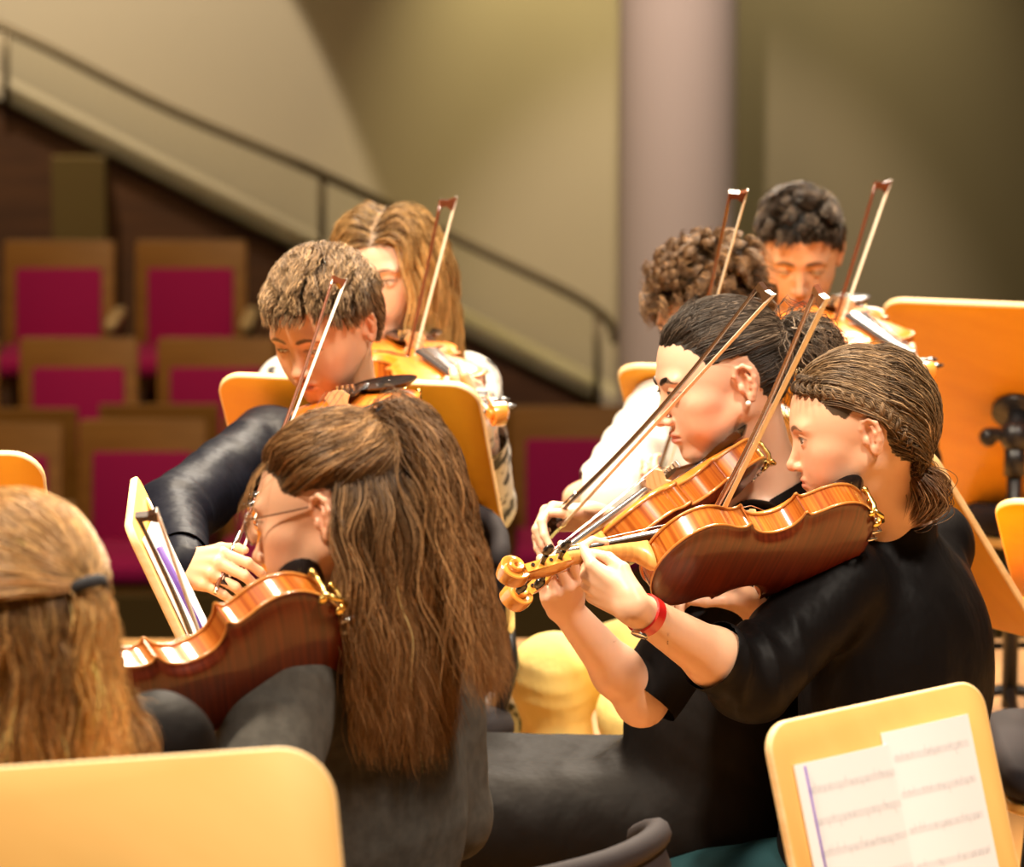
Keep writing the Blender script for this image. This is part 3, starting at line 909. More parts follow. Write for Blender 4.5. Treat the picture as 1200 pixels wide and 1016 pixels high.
def add_head(b, M, neck, lid=.0040, male=False, fat=0.0, nose=1.0, neckr=.052, mouth=0):
    s = M.to_scale().x
    def ell(c, r, k=.01, **kw): b.ell(c, [q*s for q in (r if isinstance(r, (list, tuple)) else (r, r, r))], k*s, M=M, **kw)
    def cone(a, c, r1, r2, k=.01, **kw): b.cone(a, c, r1*s, r2*s, k*s, M=M, **kw)
    T = dict(tag='head')
    ell((0, -.014, .032), (.0745, .094, .083), .01, **T)
    ell((0, -.050, .000), (.062, .056, .060), .03, **T)
    ell((0, .028, .004), (.062, .058, .076), .025, **T)
    ell((0, .028, -.044), (.049 + fat, .050, .048), .025, **T)
    for q in (1, -1):
        cone((q*.0475, -.008, -.050), (q*.0125, .056, -.096), .0145 + fat, .0155, .03, **T)
        ell((q*.045, .047, -.024), (.0165, .022, .015), .022, **T)
        ell((q*.030, .054, -.054), (.022 + fat, .024, .026), .022, **T)
        ell((q*.025, .0775, .018), (.024, .0100, .0075 + (.001 if male else 0)), .016, **T)
    ell((0, .066, -.098), (.018, .0155, .0135), .018, **T)
    ell((0, .070, -.066), (.025, .019, .022), .014, **T)
    # eye sockets
    for q in (1, -1):
        ell((q*.033, .0965, -.001), (.0185, .0115, .0105), .012, op='s', tag='head')
    # nose
    cone((0, .080, .004), (0, .1015*nose + .001, -.036), .0078, .0082, .010, **T)
    ell((0, .1035*nose, -.040), (.0090, .0088, .0078), .006, **T)
    for q in (1, -1): ell((q*.0105, .0930, -.0435), (.0062, .0085, .0060), .005, **T)
    ell((0, .092, -.0445), (.007, .008, .004), .004, **T)
    for q in (1, -1): ell((q*.0062, .0975, -.0488), (.0030, .0040, .0026), .002, op='s', tag='head')
    # mouth
    ell((0, .0865, -.0640), (.0200, .0078, .0050), .0045, **T)
    for q in (1, -1): ell((q*.006, .0895, -.0628), (.0065, .0050, .0040), .003, **T)
    ell((0, .0860, -.0735), (.0165, .0080, .0058), .0045, **T)
    b.chain([M @ Vector(p) for p in ((-.0215, .0800, -.0692), (-.011, .0920, -.0685), (0, .0957, -.0682), (.011, .0920, -.0685), (.0215, .0800, -.0692))], [.0010*s, .0016*s, .0018*s, .0016*s, .0010*s], k=.0022, op='s', tag='head')
    ell((0, .090, -.0545), (.0030, .0040, .006), .003, op='s', tag='head')
    # lids
    for q in (1, -1):
        ell((q*.0315, .0745, -.001), .0143, .0035, **T)
        ell((q*.0318, .0915, -.0012 - (.0040 - lid)*1.1), (.0142, .0125, lid*1.25), .0012, op='s', tag='head')
    # ears
    for q in (1, -1):
        Re = Matrix.Rotation(q*math.radians(17), 3, 'Z') @ Matrix.Rotation(math.radians(-10), 3, 'X')
        c = Vector((q*.0780, -.020, -.010))
        def e(v): return c + Re @ Vector((q*v[0], v[1]*.90, v[2]*.90))
        ell(e((-.004, -.001, .000)), (.0075, .0140, .0247), .006, rot=Re, **T)
        ell(e((.0055, .001, -.001)), (.0065, .0094, .0166), .003, op='s', rot=Re, tag='head')
        hel = [(-.002, .013, .004), (.003, .013, .017), (.005, .005, .0285), (.006, -.006, .029), (.006, -.0155, .019), (.005, -.0165, .004), (.003, -.011, -.012), (.001, -.004, -.022)]
        b.chain([M @ e(v) for v in hel], [.0026*s, .0029*s, .0032*s, .0034*s, .0036*s, .0034*s, .0034*s, .0045*s], k=.003, tag='head')
        b.chain([M @ e(v) for v in ((.003, -.006, .015), (.005, -.0075, .002), (.003, -.003, -.010))], [.0022*s, .0027*s, .0026*s], k=.003, tag='head')
        ell(e((-.001, .001, -.0265)), (.0045, .0070, .0075), .004, **T)
        ell(e((.001, .0115, -.006)), (.0035, .0042, .0060), .004, **T)
    # neck
    n0 = M @ Vector((0, -.036, -.045)); n1 = Vector(neck)
    b.cone(n0, n1, neckr*s, (neckr + .006)*s, .022, tag='neck')
    nf = M @ Vector((0, .004, -.085)); b.cone(nf, n1 + (nf - n0)*.30, .030*s, .034*s, .03, tag='neck')

def head_extras(M, lid=.004, brow=(.05, .025, .012), browr=.0032, gaze=(0, -.2), lash=True):
    """eyeballs, irises, brows and lashes: verts/faces/mat index in world space"""
    m = MB(); g = Vector((gaze[0], 1, gaze[1])).normalized()
    for q in (1, -1):
        c = Vector((q*.0315, .0745, -.0015))
        m.ball(c, .0130, 20, m=1)
        t = g.to_track_quat('Z', 'Y').to_matrix().to_4x4()
        m.ball(c + g*.0072, (.0072, .0072, .0063), 16, m=2, M=t)
        m.ball(c + g*.0112, (.0030, .0030, .0026), 12, m=3, M=t)
        if lash:
            pts = []
            zt = -.0012 - (.0040 - lid)*1.1 + lid*1.2
            for i in range(9):
                u = -1 + i/4; x = q*.0315 + .0125*u; zz = zt - lid*1.1*u*u + .0002; 
                yy = .0745 + math.sqrt(max(.0146**2 - (x - q*.0315)**2 - (zz + .001)**2, 1e-6)) + .0006
                pts.append((x, yy, zz))
            m.tube(pts, [.0004, .0007, .0009, .001, .0011, .0011, .0010, .0008, .0004], 6, m=4)
        pts = [(q*.0120, .0922, .0160), (q*.021, .0918, .0195), (q*.031, .0888, .0218), (q*.041, .0818, .0205), (q*.049, .0725, .0160)]
        pts = catmull(pts, 4); n = len(pts)
        m.tube(pts, [browr*(.55 + .45*math.sin(PI*min(1, (i+3)/(n*.75)*.5)))*(1 - .75*max(0, i/n - .6)/.4) for i in range(n)], 8, m=4, sq=(.55, 1.0))
    v = [tuple(M @ Vector(p)) for p in m.v]
    return v, m.f, m.m

def scalp_mask(l, dz=0, dy=0):
    y = l[:, 1] - dy; z = l[:, 2] - dz
    f = np.interp(y, [-.11, -.060, -.048, -.038, -.030, .004, .014, .030, .045, .062, .08], [-.062, -.060, -.045, -.012, .022, .029, .020, .027, .049, .062, .066])
    return z > f

def tint_skin(v, M, base, scalp, hairdz=0, hairdy=0, lips=(.55, .18, .13), blush=.5, browcol=(.05, .025, .012), browr=.0032, lid=.004):
    Mi = np.array(M.inverted(), dtype=np.float64)
    l = v @ Mi[:3, :3].T + Mi[:3, 3]
    c = np.tile(np.array(base, dtype=np.float32), (len(v), 1))
    near = (np.abs(l) < .14).all(1)
    def G(c0, r): return np.exp(-(((l - np.array(c0)) / np.array(r))**2).sum(1))
    def mix(w, col):
        nonlocal c
        w = np.clip(w, 0, 1)[:, None]; c = c*(1 - w) + np.array(col)*w
    red = np.array(base)*np.array([1.02, .72, .66])
    for q in (1, -1):
        mix(near*blush*G((q*.040, .06, -.040), (.022, .04, .02)), red)
        mix(near*.55*G((q*.085, -.02, -.01), (.022, .025, .03)), red)
    mix(near*.55*G((0, .105, -.04), (.014, .02, .012)), red)
    lipw = near*(np.exp(-((l[:, 0]/.0195)**4)) * np.exp(-(((l[:, 2]+.0690)/.0088)**4)) * (l[:, 1] > .072))
    mix(lipw*.9, lips)
    # brows and lash line
    ax = np.abs(l[:, 0]); bz = np.interp(ax, [.010, .021, .031, .041, .050], [.0160, .0195, .0215, .0200, .0145])
    bt = np.interp(ax, [.009, .014, .024, .040, .052], [.0, .0034, .0036, .0026, .0004])*(browr/.0032)
    bw = np.clip((bt - np.abs(l[:, 2] - bz))/.0010 + .5, 0, 1)*(l[:, 1] > .045)*near*(ax < .0515)*(ax > .009)
    mix(bw*.88, browcol)
    ez = (l[:, 2] + .0012 + (.0040 - lid)*1.1)/(lid*1.25); ex_ = (ax - .0318)/.0142; er = np.sqrt(ez**2 + ex_**2)
    mix(np.clip(1 - np.abs(er - 1.10)/.24, 0, 1)*(l[:, 1] > .06)*near*np.where(ez > -.1, .85, .30), np.array(browcol)*1.2)
    lx = l + np.stack([vnoise(l*260, 1), vnoise(l*260, 2), vnoise(l*260, 3)], 1)*.0035
    m = scalp_mask(lx, hairdz, hairdy) & near & (l[:, 2] > -.09)
    ear = (np.abs(l[:, 0]) > .066) & (((l[:, 1] + .020)/.024)**2 + ((l[:, 2] + .010)/.036)**2 < 1)
    m &= ~ear
    if scalp is not None: mix(m.astype(float), scalp)
    return c, l, m

def add_hand(b, wrist, d, palm, side, curls, spread=0, s=1.0, thumb=None, tag='hand', wide=1.0):
    """returns the transform; d toward the fingers, palm the way the palm faces, curls per finger (mcp,pip,dip) degrees, index first"""
    y = Vector(d).normalized(); z = -Vector(palm); z = (z - y*z.dot(y)).normalized(); x = y.cross(z)
    q = 1 if side == 'L' else -1
    M = frame(Vector(wrist), x, y, z) @ Matrix.Scale(s, 4)
    kx = [.0270, .0092, -.0088, -.0258]; ky = [.084, .088, .083, .074]; kz = [-.001, .002, .001, -.003]
    seg = [(.041, .025, .020), (.045, .029, .021), (.042, .027, .021), (.033, .020, .018)]
    rr = [(.0092, .0080, .0072, .0060), (.0094, .0082, .0073, .0061), (.0088, .0078, .0070, .0058), (.0080, .0069, .0062, .0052)]
    b.ell((0, .012, 0), [.027*s, .03*s, .017*s], .012, M=M, tag=tag)
    for i in range(4):
        X = q*kx[i]*wide
        b.cone((X*.50, .008, -.001), (X, ky[i], kz[i]), .0135*s, .0108*s, .007, M=M, tag=tag)
        p = Vector((X, ky[i], kz[i])); a = 0
        sx = q*math.radians((1.5 - i)*spread)
        for j in range(3):
            a += math.radians(curls[i][j])
            dr = Vector((math.sin(sx)*math.cos(a), math.cos(sx)*math.cos(a), -math.sin(a)))
            p2 = p + dr*seg[i][j]
            b.cone(p, p2, rr[i][j]*s, rr[i][j+1]*s, .0028, M=M, tag=tag)
            p = p2
    b.ell((0, .046, -.006), [.030*s, .040*s, .012*s], .010, M=M, tag=tag)
    th = thumb or [(.020, .016, -.006), (.042, .048, -.016), (.048, .078, -.022), (.046, .101, -.022)]
    th = [Vector((q*p[0], p[1], p[2])) for p in th]
    b.cone(th[0], th[1], .0150*s, .0112*s, .012, M=M, tag=tag)
    b.cone(th[1], th[2], .0105*s, .0090*s, .004, M=M, tag=tag)
    b.cone(th[2], th[3], .0090*s, .0068*s, .003, M=M, tag=tag)
    return M

def ik(a, c, la, lb, hint):
    a = Vector(a); c = Vector(c); d = c - a; L = min(d.length, (la + lb)*.999)
    x = (la*la - lb*lb + L*L)/(2*L); h = math.sqrt(max(la*la - x*x, 0))
    u = d.normalized(); w = Vector(hint) - a; w = (w - u*w.dot(u)).normalized()
    return a + u*x + w*h

def clip_mesh(v, f, cuts):
    """cut openings: (point, normal, radius) removes what lies beyond the plane within the radius"""
    v = v.copy()
    for p, n, R in cuts:
        p = np.array(p); n = np.array(Vector(n).normalized())
        s = (v - p) @ n; near = np.linalg.norm(v - p - 0, axis=1) < R
        out = (s > 0) & near
        kill = out[f].all(1)
        f = f[~kill]
        used_ = np.zeros(len(v), bool); used_[f.ravel()] = True
        mv = out & used_
        v[mv] -= n*s[mv][:, None]
    u, inv = np.unique(f.ravel(), return_inverse=True)
    return v[u], inv.reshape(f.shape)

def folds(D, xs, lst, base=.002, seed=0, freq=26):
    """cloth relief: lst of (a, b, amp, wavelength, radius)"""
    X, Y, Z = np.meshgrid(*xs, indexing='ij')
    near = np.abs(D) < .03
    p = np.stack([X[near], Y[near], Z[near]], 1).astype(np.float64)
    add = base*vnoise(p*np.array([freq, freq, freq*.45]), seed) + base*.5*vnoise(p*freq*2.1, seed + 1)
    for a, b_, amp, wl, R in lst:
        a = np.array(a, dtype=float); b_ = np.array(b_, dtype=float); ba = b_ - a; L = np.linalg.norm(ba); u = ba/L
        h = (p - a) @ u; hc = np.clip(h, 0, L); dist = np.linalg.norm(p - a - hc[:, None]*u, axis=1)
        w = np.exp(-(np.clip(h - L, 0, None)**2 + np.clip(-h, 0, None)**2)/(.02**2))*np.exp(-np.clip(dist - R, 0, None)**2/.015**2)
        ph = 2*PI*h/wl + 5*vnoise(p*13, seed + 5); md = np.clip(.35 + 1.3*vnoise(p*17, seed + 8), 0, 1.2)
        add += amp*w*md*(1 - np.abs(np.sin(ph*.5)))*-1.0
    D[near] += add.astype(np.float32)
    return D

# -------- hair
def strands_mesh(name, S, rad, cols, parent, material, sides=3, taper=True):
    """S: N x T x 3 ; rad N ; cols N x T x 3"""
    N, T, _ = S.shape
    t = np.gradient(S, axis=1); t /= np.linalg.norm(t, axis=2, keepdims=True) + 1e-9
    up = np.array([.21, -.86, .45]); u = np.cross(t, up); u /= np.linalg.norm(u, axis=2, keepdims=True) + 1e-9
    w = np.cross(t, u)
    prof = np.ones(T)
    if taper:
        tt = np.linspace(0, 1, T); prof = np.clip(np.minimum(1, (1.0 - tt)*3.2 + .12), 0, 1)
    R = rad[:, None]*prof[None, :]
    ring = []
    for k in range(sides):
        a = 2*PI*k/sides
        ring.append(S + (u*math.cos(a) + w*math.sin(a))*R[..., None])
    Vt = np.stack(ring, 2).reshape(-1, 3)
    idx = np.arange(N*T*sides).reshape(N, T, sides)
    F = []
    for k in range(sides):
        j = (k + 1) % sides
        F.append(np.stack([idx[:, :-1, k], idx[:, :-1, j], idx[:, 1:, j], idx[:, 1:, k]], -1).reshape(-1, 4))
    F = np.concatenate(F)
    Cc = np.repeat(cols[:, :, None, :], sides, 2).reshape(-1, 3)
    return mesh_obj(name, Vt, F, material, parent, True, None, Cc)

def grow(field, roots, flow, T, step, off, stick=0, ramp=3.0, seed=0, curl=0, wave=0, wl=.06, clump=0, nclump=60, drop=None):
    """lay strands over the body; flow(p, i, t) -> unit directions"""
    r = np.random.RandomState(seed); N = len(roots)
    S = np.zeros((N, T, 3)); p = roots.copy(); S[:, 0] = p
    for i in range(1, T):
        d = flow(p, i, i/(T-1)); p = p + d*step
        dist, g = field(p)
        o = .001 + off*min(1, i/ramp)
        need = np.where(dist < o, o - dist, 0)
        if i <= stick: need = o - dist
        p = p + g*need[:, None]
        S[:, i] = p
    # clumps
    if clump > 0:
        cid = r.randint(0, nclump, N); cr = r.randint(0, N, nclump)
        # nearest guide
        gr = roots[cr]
        dd = ((roots[:, None, :] - gr[None])**2).sum(2); cid = dd.argmin(1)
        G = S[cr][cid]; w = (np.linspace(0, 1, T)**.7)[None, :, None]*clump*(.55 + .45*r.rand(N))[:, None, None]
        dist0 = np.linalg.norm(G - S, axis=2, keepdims=True)
        w = w*np.clip(1.8 - dist0/.06, .15, 1)
        S = S*(1 - w) + G*w
        ph = r.uniform(0, 6.28, nclump)[cid]; ph2 = r.uniform(0, 6.28, nclump)[cid]; wa = r.uniform(.6, 1.3, nclump)[cid]
    else:
        ph = r.uniform(0, 6.28, N); ph2 = r.uniform(0, 6.28, N); wa = np.ones(N)
    if wave > 0:
        t = np.gradient(S, axis=1); L = np.cumsum(np.linalg.norm(t, axis=2), axis=1)
        t /= np.linalg.norm(t, axis=2, keepdims=True) + 1e-9
        u = np.cross(t, np.array([.1, .9, .2])); u /= np.linalg.norm(u, axis=2, keepdims=True) + 1e-9
        w2 = np.cross(t, u)
        amp = wave*wa[:, None]*np.clip(L/.05, 0, 1)
        k = 2*PI/(wl*(.8 + .4*wa[:, None]))
        S = S + u*(amp*np.sin(k*L + ph[:, None]))[..., None] + w2*(amp*(.8 if curl else .5)*np.cos(k*L*(1 if curl else .83) + (ph if curl else ph2)[:, None]))[..., None]
    jit = r.normal(size=(N, 1, 3))*.0008*np.linspace(0, 1, T)[None, :, None]
    S = S + jit
    return S

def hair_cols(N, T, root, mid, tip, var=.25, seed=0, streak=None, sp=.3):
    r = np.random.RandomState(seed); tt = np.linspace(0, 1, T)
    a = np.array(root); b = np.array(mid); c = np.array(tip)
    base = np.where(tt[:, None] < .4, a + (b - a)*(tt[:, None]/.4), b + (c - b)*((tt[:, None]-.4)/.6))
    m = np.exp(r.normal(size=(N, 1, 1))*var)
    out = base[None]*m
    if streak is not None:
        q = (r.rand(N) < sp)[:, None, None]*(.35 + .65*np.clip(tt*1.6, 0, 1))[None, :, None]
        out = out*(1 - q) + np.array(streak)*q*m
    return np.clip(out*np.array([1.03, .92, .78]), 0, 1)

def tie_ring(name, c, axis, r, parent, material=None):
    m = MB(); ax = Vector(axis).normalized(); q = ax.to_track_quat('Z', 'Y').to_matrix().to_4x4(); q.translation = Vector(c)
    for i in range(18):
        pass
    rows = []
    for i in range(20):
        a = 2*PI*i/20; rows.append([(math.cos(a)*(r + .004*math.cos(b)), math.sin(a)*(r + .004*math.cos(b)), .007*math.sin(b)) for b in [2*PI*k/8 for k in range(8)]])
    rows.append(rows[0]); m.grid(rows, 0, closed=True)
    return m.build(name, material or MT['tie'], parent, M=q)

def sample_scalp(M, l, mask, v, n, seed, extra=None):
    r = np.random.RandomState(seed); ok = np.where(mask & (extra(l) if extra is not None else True))[0]
    if len(ok) == 0: return np.zeros((0, 3)), np.zeros((0, 3))
    pick = r.choice(ok, n)
    return v[pick] + r.normal(size=(n, 3))*.0008, l[pick]

def drop_ear(S, M, *oth):
    Mi = np.array(M.inverted()); l = S @ Mi[:3, :3].T + Mi[:3, 3]
    bad = ((np.abs(l[..., 0]) > .064) & (np.abs(l[..., 0]) < .10) & (((l[..., 1] + .016)/.021)**2 + ((l[..., 2] + .008)/.031)**2 < 1)).any(1)
    return S[~bad]

class Person:
    def __init__(s, label, group=None):
        s.label = label; s.b = Body(); s.cuts = []; s.clothes = []
    def torso(s, shL, shR, hipL, hipR, neck, chest=1.0, belly=1.0, male=False):
        b = s.b; shL, shR, hipL, hipR, neck = map(Vector, (shL, shR, hipL, hipR, neck))
        s.shL, s.shR, s.hipL, s.hipR, s.neck = shL, shR, hipL, hipR, neck
        mid = (shL + shR)/2; hip = (hipL + hipR)/2
        r = (shR - shL).normalized(); up = (mid - hip).normalized(); f = up.cross(r).normalized(); up = r.cross(f).normalized()
        s.f, s.up, s.r = f, up, r
        R3 = Matrix((r, f, up)).transposed()
        L = (mid - hip).length; W = (shR - shL).length
        b.ell(mid - up*.15*L/.45 + f*.004, [.145*chest, .098*chest, .165], .03, rot=R3, tag='torso')
        b.ell(mid - up*.045 - f*.008, [W*.44, .072, .065], .035, rot=R3, tag='torso')
        b.ell(mid - up*.62*L + f*.006, [.125*belly, .092*belly, .14], .05, rot=R3, tag='torso')
        b.ell(hip + up*.045, [.160*belly, .112*belly, .115], .05, rot=R3, tag='torso')
        b.cone(mid + up*.012 - r*.02, shL + (mid - shL)*.12, .046, .043, .04, tag='torso')
        b.cone(mid + up*.012 + r*.02, shR + (mid - shR)*.12, .046, .043, .04, tag='torso')
        b.cone(neck - (neck - mid)*.4, neck, .066, .056, .04, tag='yoke')
    def arm(s, side, wrist, hint, la=.285, lb=.245, ra=(.046, .037), rf=(.037, .0245), elbow=None):
        sh = s.shL if side == 'L' else s.shR
        wrist = Vector(wrist)
        el = Vector(elbow) if elbow is not None else ik(sh, wrist, la, lb, hint)
        b = s.b
        b.cone(sh, el, ra[0], ra[1], .025, tag='uarm' + side)
        m = el + (wrist - el)*.32
        b.cone(el, m, rf[0]*.98, rf[0], .02, tag='farm' + side)
        b.cone(m, wrist, rf[0], rf[1], .02, tag='farm' + side)
        setattr(s, 'el' + side, el); setattr(s, 'wr' + side, wrist)
        return el
    def legs(s, kL, kR, aL, aR, r=(.082, .058, .056, .036)):
        for q, h, k, a in (('L', s.hipL, Vector(kL), Vector(aL)), ('R', s.hipR, Vector(kR), Vector(aR))):
            s.b.cone(h, k, r[0], r[1], .03, tag='thigh'); s.b.ell(k, [r[1]*1.02]*3, .02, tag='thigh')
            c = k + (a - k)*.3 - s.f*.012
            s.b.cone(k, c, r[1]*.92, r[2], .02, tag='calf'); s.b.cone(c, a, r[2], r[3], .02, tag='calf')
            ft = a + Vector((s.f.x, s.f.y, 0)).normalized()*.13; ft.z = a.z - .045
            s.b.cone(a - Vector((0, 0, .03)), ft, .036, .026, .02, tag='foot')
    def garment(s, name, material, parts, infl, h=.0055, k=.03, fold=(), base=.002, cuts=(), seed=0, extra=None, freq=26):
        g = s.b.inflate(infl, parts, k)
        if extra: extra(g)
        lo, hi = g.bounds(.02)
        v, f = mesh_body(g, [(lo, hi, h)], post=lambda D, xs: folds(D, xs, fold, base, seed, freq))
        if cuts: v, f = clip_mesh(v, f, cuts)
        s.clothes.append((name, material, v, f)); s.gfield = g
        return v, f
    def finish(s, headM, base=(.70, .42, .28), scalp=(.03, .018, .01), hairdz=0, hairdy=0, lid=.004, brow=(.03, .015, .008), fine=.0017, fine_boxes=(), browr=.0032, gaze=(0, -.3), coarse=.007, lips=(.55, .18, .13), blush=.5, hidden=None, tintx=None):
        b = s.b; lo, hi = b.bounds()
        hc = np.array(headM.translation); q = .13*headM.to_scale().x
        regs = [(lo, hi, coarse), (hc - [q, q, .15], hc + [q, q, .135], fine)]
        for c, rad, h in fine_boxes:
            c = np.array(c); regs.append((c - rad, c + rad, h))
        v, f = mesh_body(b, regs)
        col, l, m = tint_skin(v, headM, base, scalp, hairdz, hairdy, lips, blush, brow, browr, lid)
        if tintx: col = tintx(v, col)
        s.l, s.mask, s.v, s.M = l, m, v, headM
        ev, ef, em = head_extras(headM, lid, brow, browr, gaze)
        n = len(v); V2 = np.concatenate([v, np.array(ev)]); cols = np.concatenate([col, np.tile(np.array(brow), (len(ev), 1))])
        faces = [tuple(q) for q in f.tolist()] + [tuple(i + n for i in q) for q in ef]
        midx = [0]*len(f) + em
        s.base = Vector((s.hipL.x + s.hipR.x, s.hipL.y + s.hipR.y, 0))/2
        s.root = empty('person', s.label, 'person', None, Matrix.Translation(s.base))
        off = np.array(s.base)
        bm_ = mesh_obj('body', V2 - off, faces, [MT['skin'], MT['eyewhite'], MT['iris'], MT['pupil'], MT['hair']], s.root, True, midx, cols)
        for nm, mt, cv, cf in s.clothes:
            mesh_obj(nm, cv - off, cf, mt, s.root, True)
        return s.root
    def add(s, mb, name, mats, auto=None, smooth=True):
        return mb.build(name, mats, s.root, smooth, auto, M=Matrix.Translation(-s.base))
    def hairfield(s, pad=.012, tags=None, box=None, h=.006):
        g = Body(); g.pr = [p for p in s.b.pr if p[6] in ('head', 'neck', 'torso', 'yoke') or p[6].startswith('uarm')]
        g.pr = [(p if p[6] in ('head', 'neck') or p[4] == 's' else p) for p in g.pr]
        t = s.b.inflate(pad, ('torso', 'yoke', 'uarmL', 'uarmR'), .03); g.pr += t.pr
        g.pr = [p for p in g.pr if not (p[6] == 'head' and p[3] < .02)]
        c = np.array(s.M.translation)
        lo, hi = box if box else (c - [.25, .25, .55], c + [.25, .25, .2])
        return Field(g, lo, hi, h)
    def hair(s, name, S, rad, cols, sides=3, taper=True, material=None):
        r = np.random.RandomState(3); N = len(S)
        R = rad*(.7 + .6*r.rand(N))
        return strands_mesh(name, S - np.array(s.base), R, cols, s.root, material or MT['hair'], sides, taper)
    def L2W(s, p): return np.array(s.M @ Vector(p))
    def dirW(s, d): return np.array((s.M.to_3x3() @ Vector(d)).normalized())

def norm(a): return a/(np.linalg.norm(a, axis=1, keepdims=True) + 1e-9)
def flow_to(T, g=None, after=(0, 0, -1), near=.014, pull=1.0):
    """slide toward the tie, then fall"""
    T = np.array(T); st = {}
    after = np.array(after, dtype=float); after /= np.linalg.norm(after)
    def fl(p, i, t):
        if i == 1: st['done'] = np.zeros(len(p), bool); st['j'] = 0
        d = T - p; dist = np.linalg.norm(d, axis=1)
        st['done'] |= dist < near
        out = norm(d)
        a = np.tile(after, (len(p), 1))
        if g is not None: a = g(p, i, t)
        out[st['done']] = a[st['done']]
        return out
    return fl
# ---------------------------------------------------------------- instruments in the players' arms
VIOLIN0 = [None]; BOW0 = {}
def violin(label, A, B, up, roll=0, group=None, s=1.0):
    M = violin_matrix(A, B, up, roll) @ Matrix.Scale(s, 4)
    if VIOLIN0[0] is None:
        VIOLIN0[0] = make_violin(label, group); VIOLIN0[0].matrix_world = M; return VIOLIN0[0], M
    return dup(VIOLIN0[0], M, label, group), M
def bow(label, frog, tip, up, dark=False, group=None):
    x = (Vector(tip) - Vector(frog)).normalized(); z = Vector(up); z = (z - x*z.dot(x)).normalized(); y = z.cross(x)
    M = frame(Vector(frog), x, y, z)
    if dark not in BOW0:
        BOW0[dark] = make_bow(label, group, dark); BOW0[dark].matrix_world = M; return BOW0[dark], M
    return dup(BOW0[dark], M, label, group), M
def bow_line(VM, sx, tip_px, dz=.070, sy=0, lim=.66, Yr=None):
    """bow over the strings at sx: returns frog, tip, up"""
    S = VM @ Vector((sx, sy, dz)); ax = (VM.to_3x3() @ Vector((1, 0, 0))).normalized()
    best = None
    for i in range(600):
        Y = S.y - .7 + 1.4*i/600
        if Yr and not (Yr[0] <= Y <= Yr[1]): continue
        t = P(tip_px[0], tip_px[1], Y); d = t - S; e = abs(d.normalized().dot(ax)) + (10 if d.length > lim else 0)
        if best is None or e < best[0]: best = (e, t)
    t = best[1]; d = (t - S).normalized()
    print('BOW perp %.2f  tipdist %.2f Y %.2f' % (best[0], (t - S).length, t.y))
    return t - d*.742, t, (VM.to_3x3() @ Vector((0, 0, 1)))

# ================================================================ girl in black blouse, nearest on the right
A = P(1008, 630, 5.70); B = solve_far(A, 588, 674, .592, False)
vo, VM = violin('amber violin, back to the viewer, held by the braided girl in black blouse', A, B, (0, .84, .54))
print('INFO nut', [round(q, 2) for q in proj(VM @ Vector((.486, 0, .01)))], 'neck', [round(q, 2) for q in proj(VM @ Vector((.43, 0, .01)))], 'pegs', [round(q, 2) for q in proj(VM @ Vector((.515, 0, .01)))], 'scroll', B.y)
_, _, up = bow_line(VM, .205, (968, 352)); tp = P(968, 352, 5.16); fr = solve_far(tp, 812, 670, .742, True)
bow('red-brown violin bow crossing in front of the girl with pearl earring, tip up', fr, tp, up)
print('INFO frog', [round(q, 2) for q in proj(fr)])
p = Person('young person with braided brown hair, loose black three-quarter sleeve blouse, red wrist strap, playing violin')
HM = head_matrix(P(1000, 503, 5.74), 88, 10, 8, .91)
f = Vector((-.86, .5, 0)).normalized(); r = f.cross(Vector((0, 0, 1)))
shc = P(1037, 664, 5.86); hc = shc + Vector((-.02, .0, -.47))
p.torso(shc - r*.158, shc + r*.158, hc - r*.09, hc + r*.09, P(1046, 618, 5.84), .95)
N1 = VM @ Vector((.462, 0, .004)); vx = (VM.to_3x3() @ Vector((1, 0, 0))).normalized(); vy = (VM.to_3x3() @ Vector((0, 1, 0))).normalized(); vz = (VM.to_3x3() @ Vector((0, 0, 1))).normalized()
W_ = P(743, 712, 5.42)
p.arm('L', W_, None, elbow=P(882, 799, 5.58), ra=(.047, .040), rf=(.040, .0235))
add_head(p.b, HM, p.neck, lid=.0046, neckr=.047)
hd = (N1 - vz*.012 - vy*.012 - W_).normalized()
hL = add_hand(p.b, W_, hd, (-hd).cross(vy)*-1, 'L', [(30, 60, 50), (45, 70, 50), (50, 70, 45), (55, 70, 45)], 2, .93,
         thumb=[(.018, .014, -.006), (.034, .044, -.020), (.034, .074, -.026), (.030, .100, -.022)])
print('INFO knuckle', [round(q, 2) for q in proj(hL @ Vector((0, .085, 0)))], 'N1', [round(q, 2) for q in proj(N1)], (hL @ Vector((0, .085, 0)) - N1).length)
hand = P(834, 694, 5.80); W2 = P(872, 704, 5.84)
p.arm('R', W2, None, elbow=P(922, 768, 6.02), rf=(.038, .024))
add_hand(p.b, W2, Vector((-.9, -.2, .1)), (0, -.5, -.8), 'R', [(40, 50, 30)]*4, 2, .93)
p.legs(hc - r*.06 + f*.40 + V(0, 0, -.10), hc + r*.14 + f*.40 + V(0, 0, -.10), hc - r*.1 + f*.45 + V(0, 0, -.50), hc + r*.13 + f*.45 + V(0, 0, -.50))
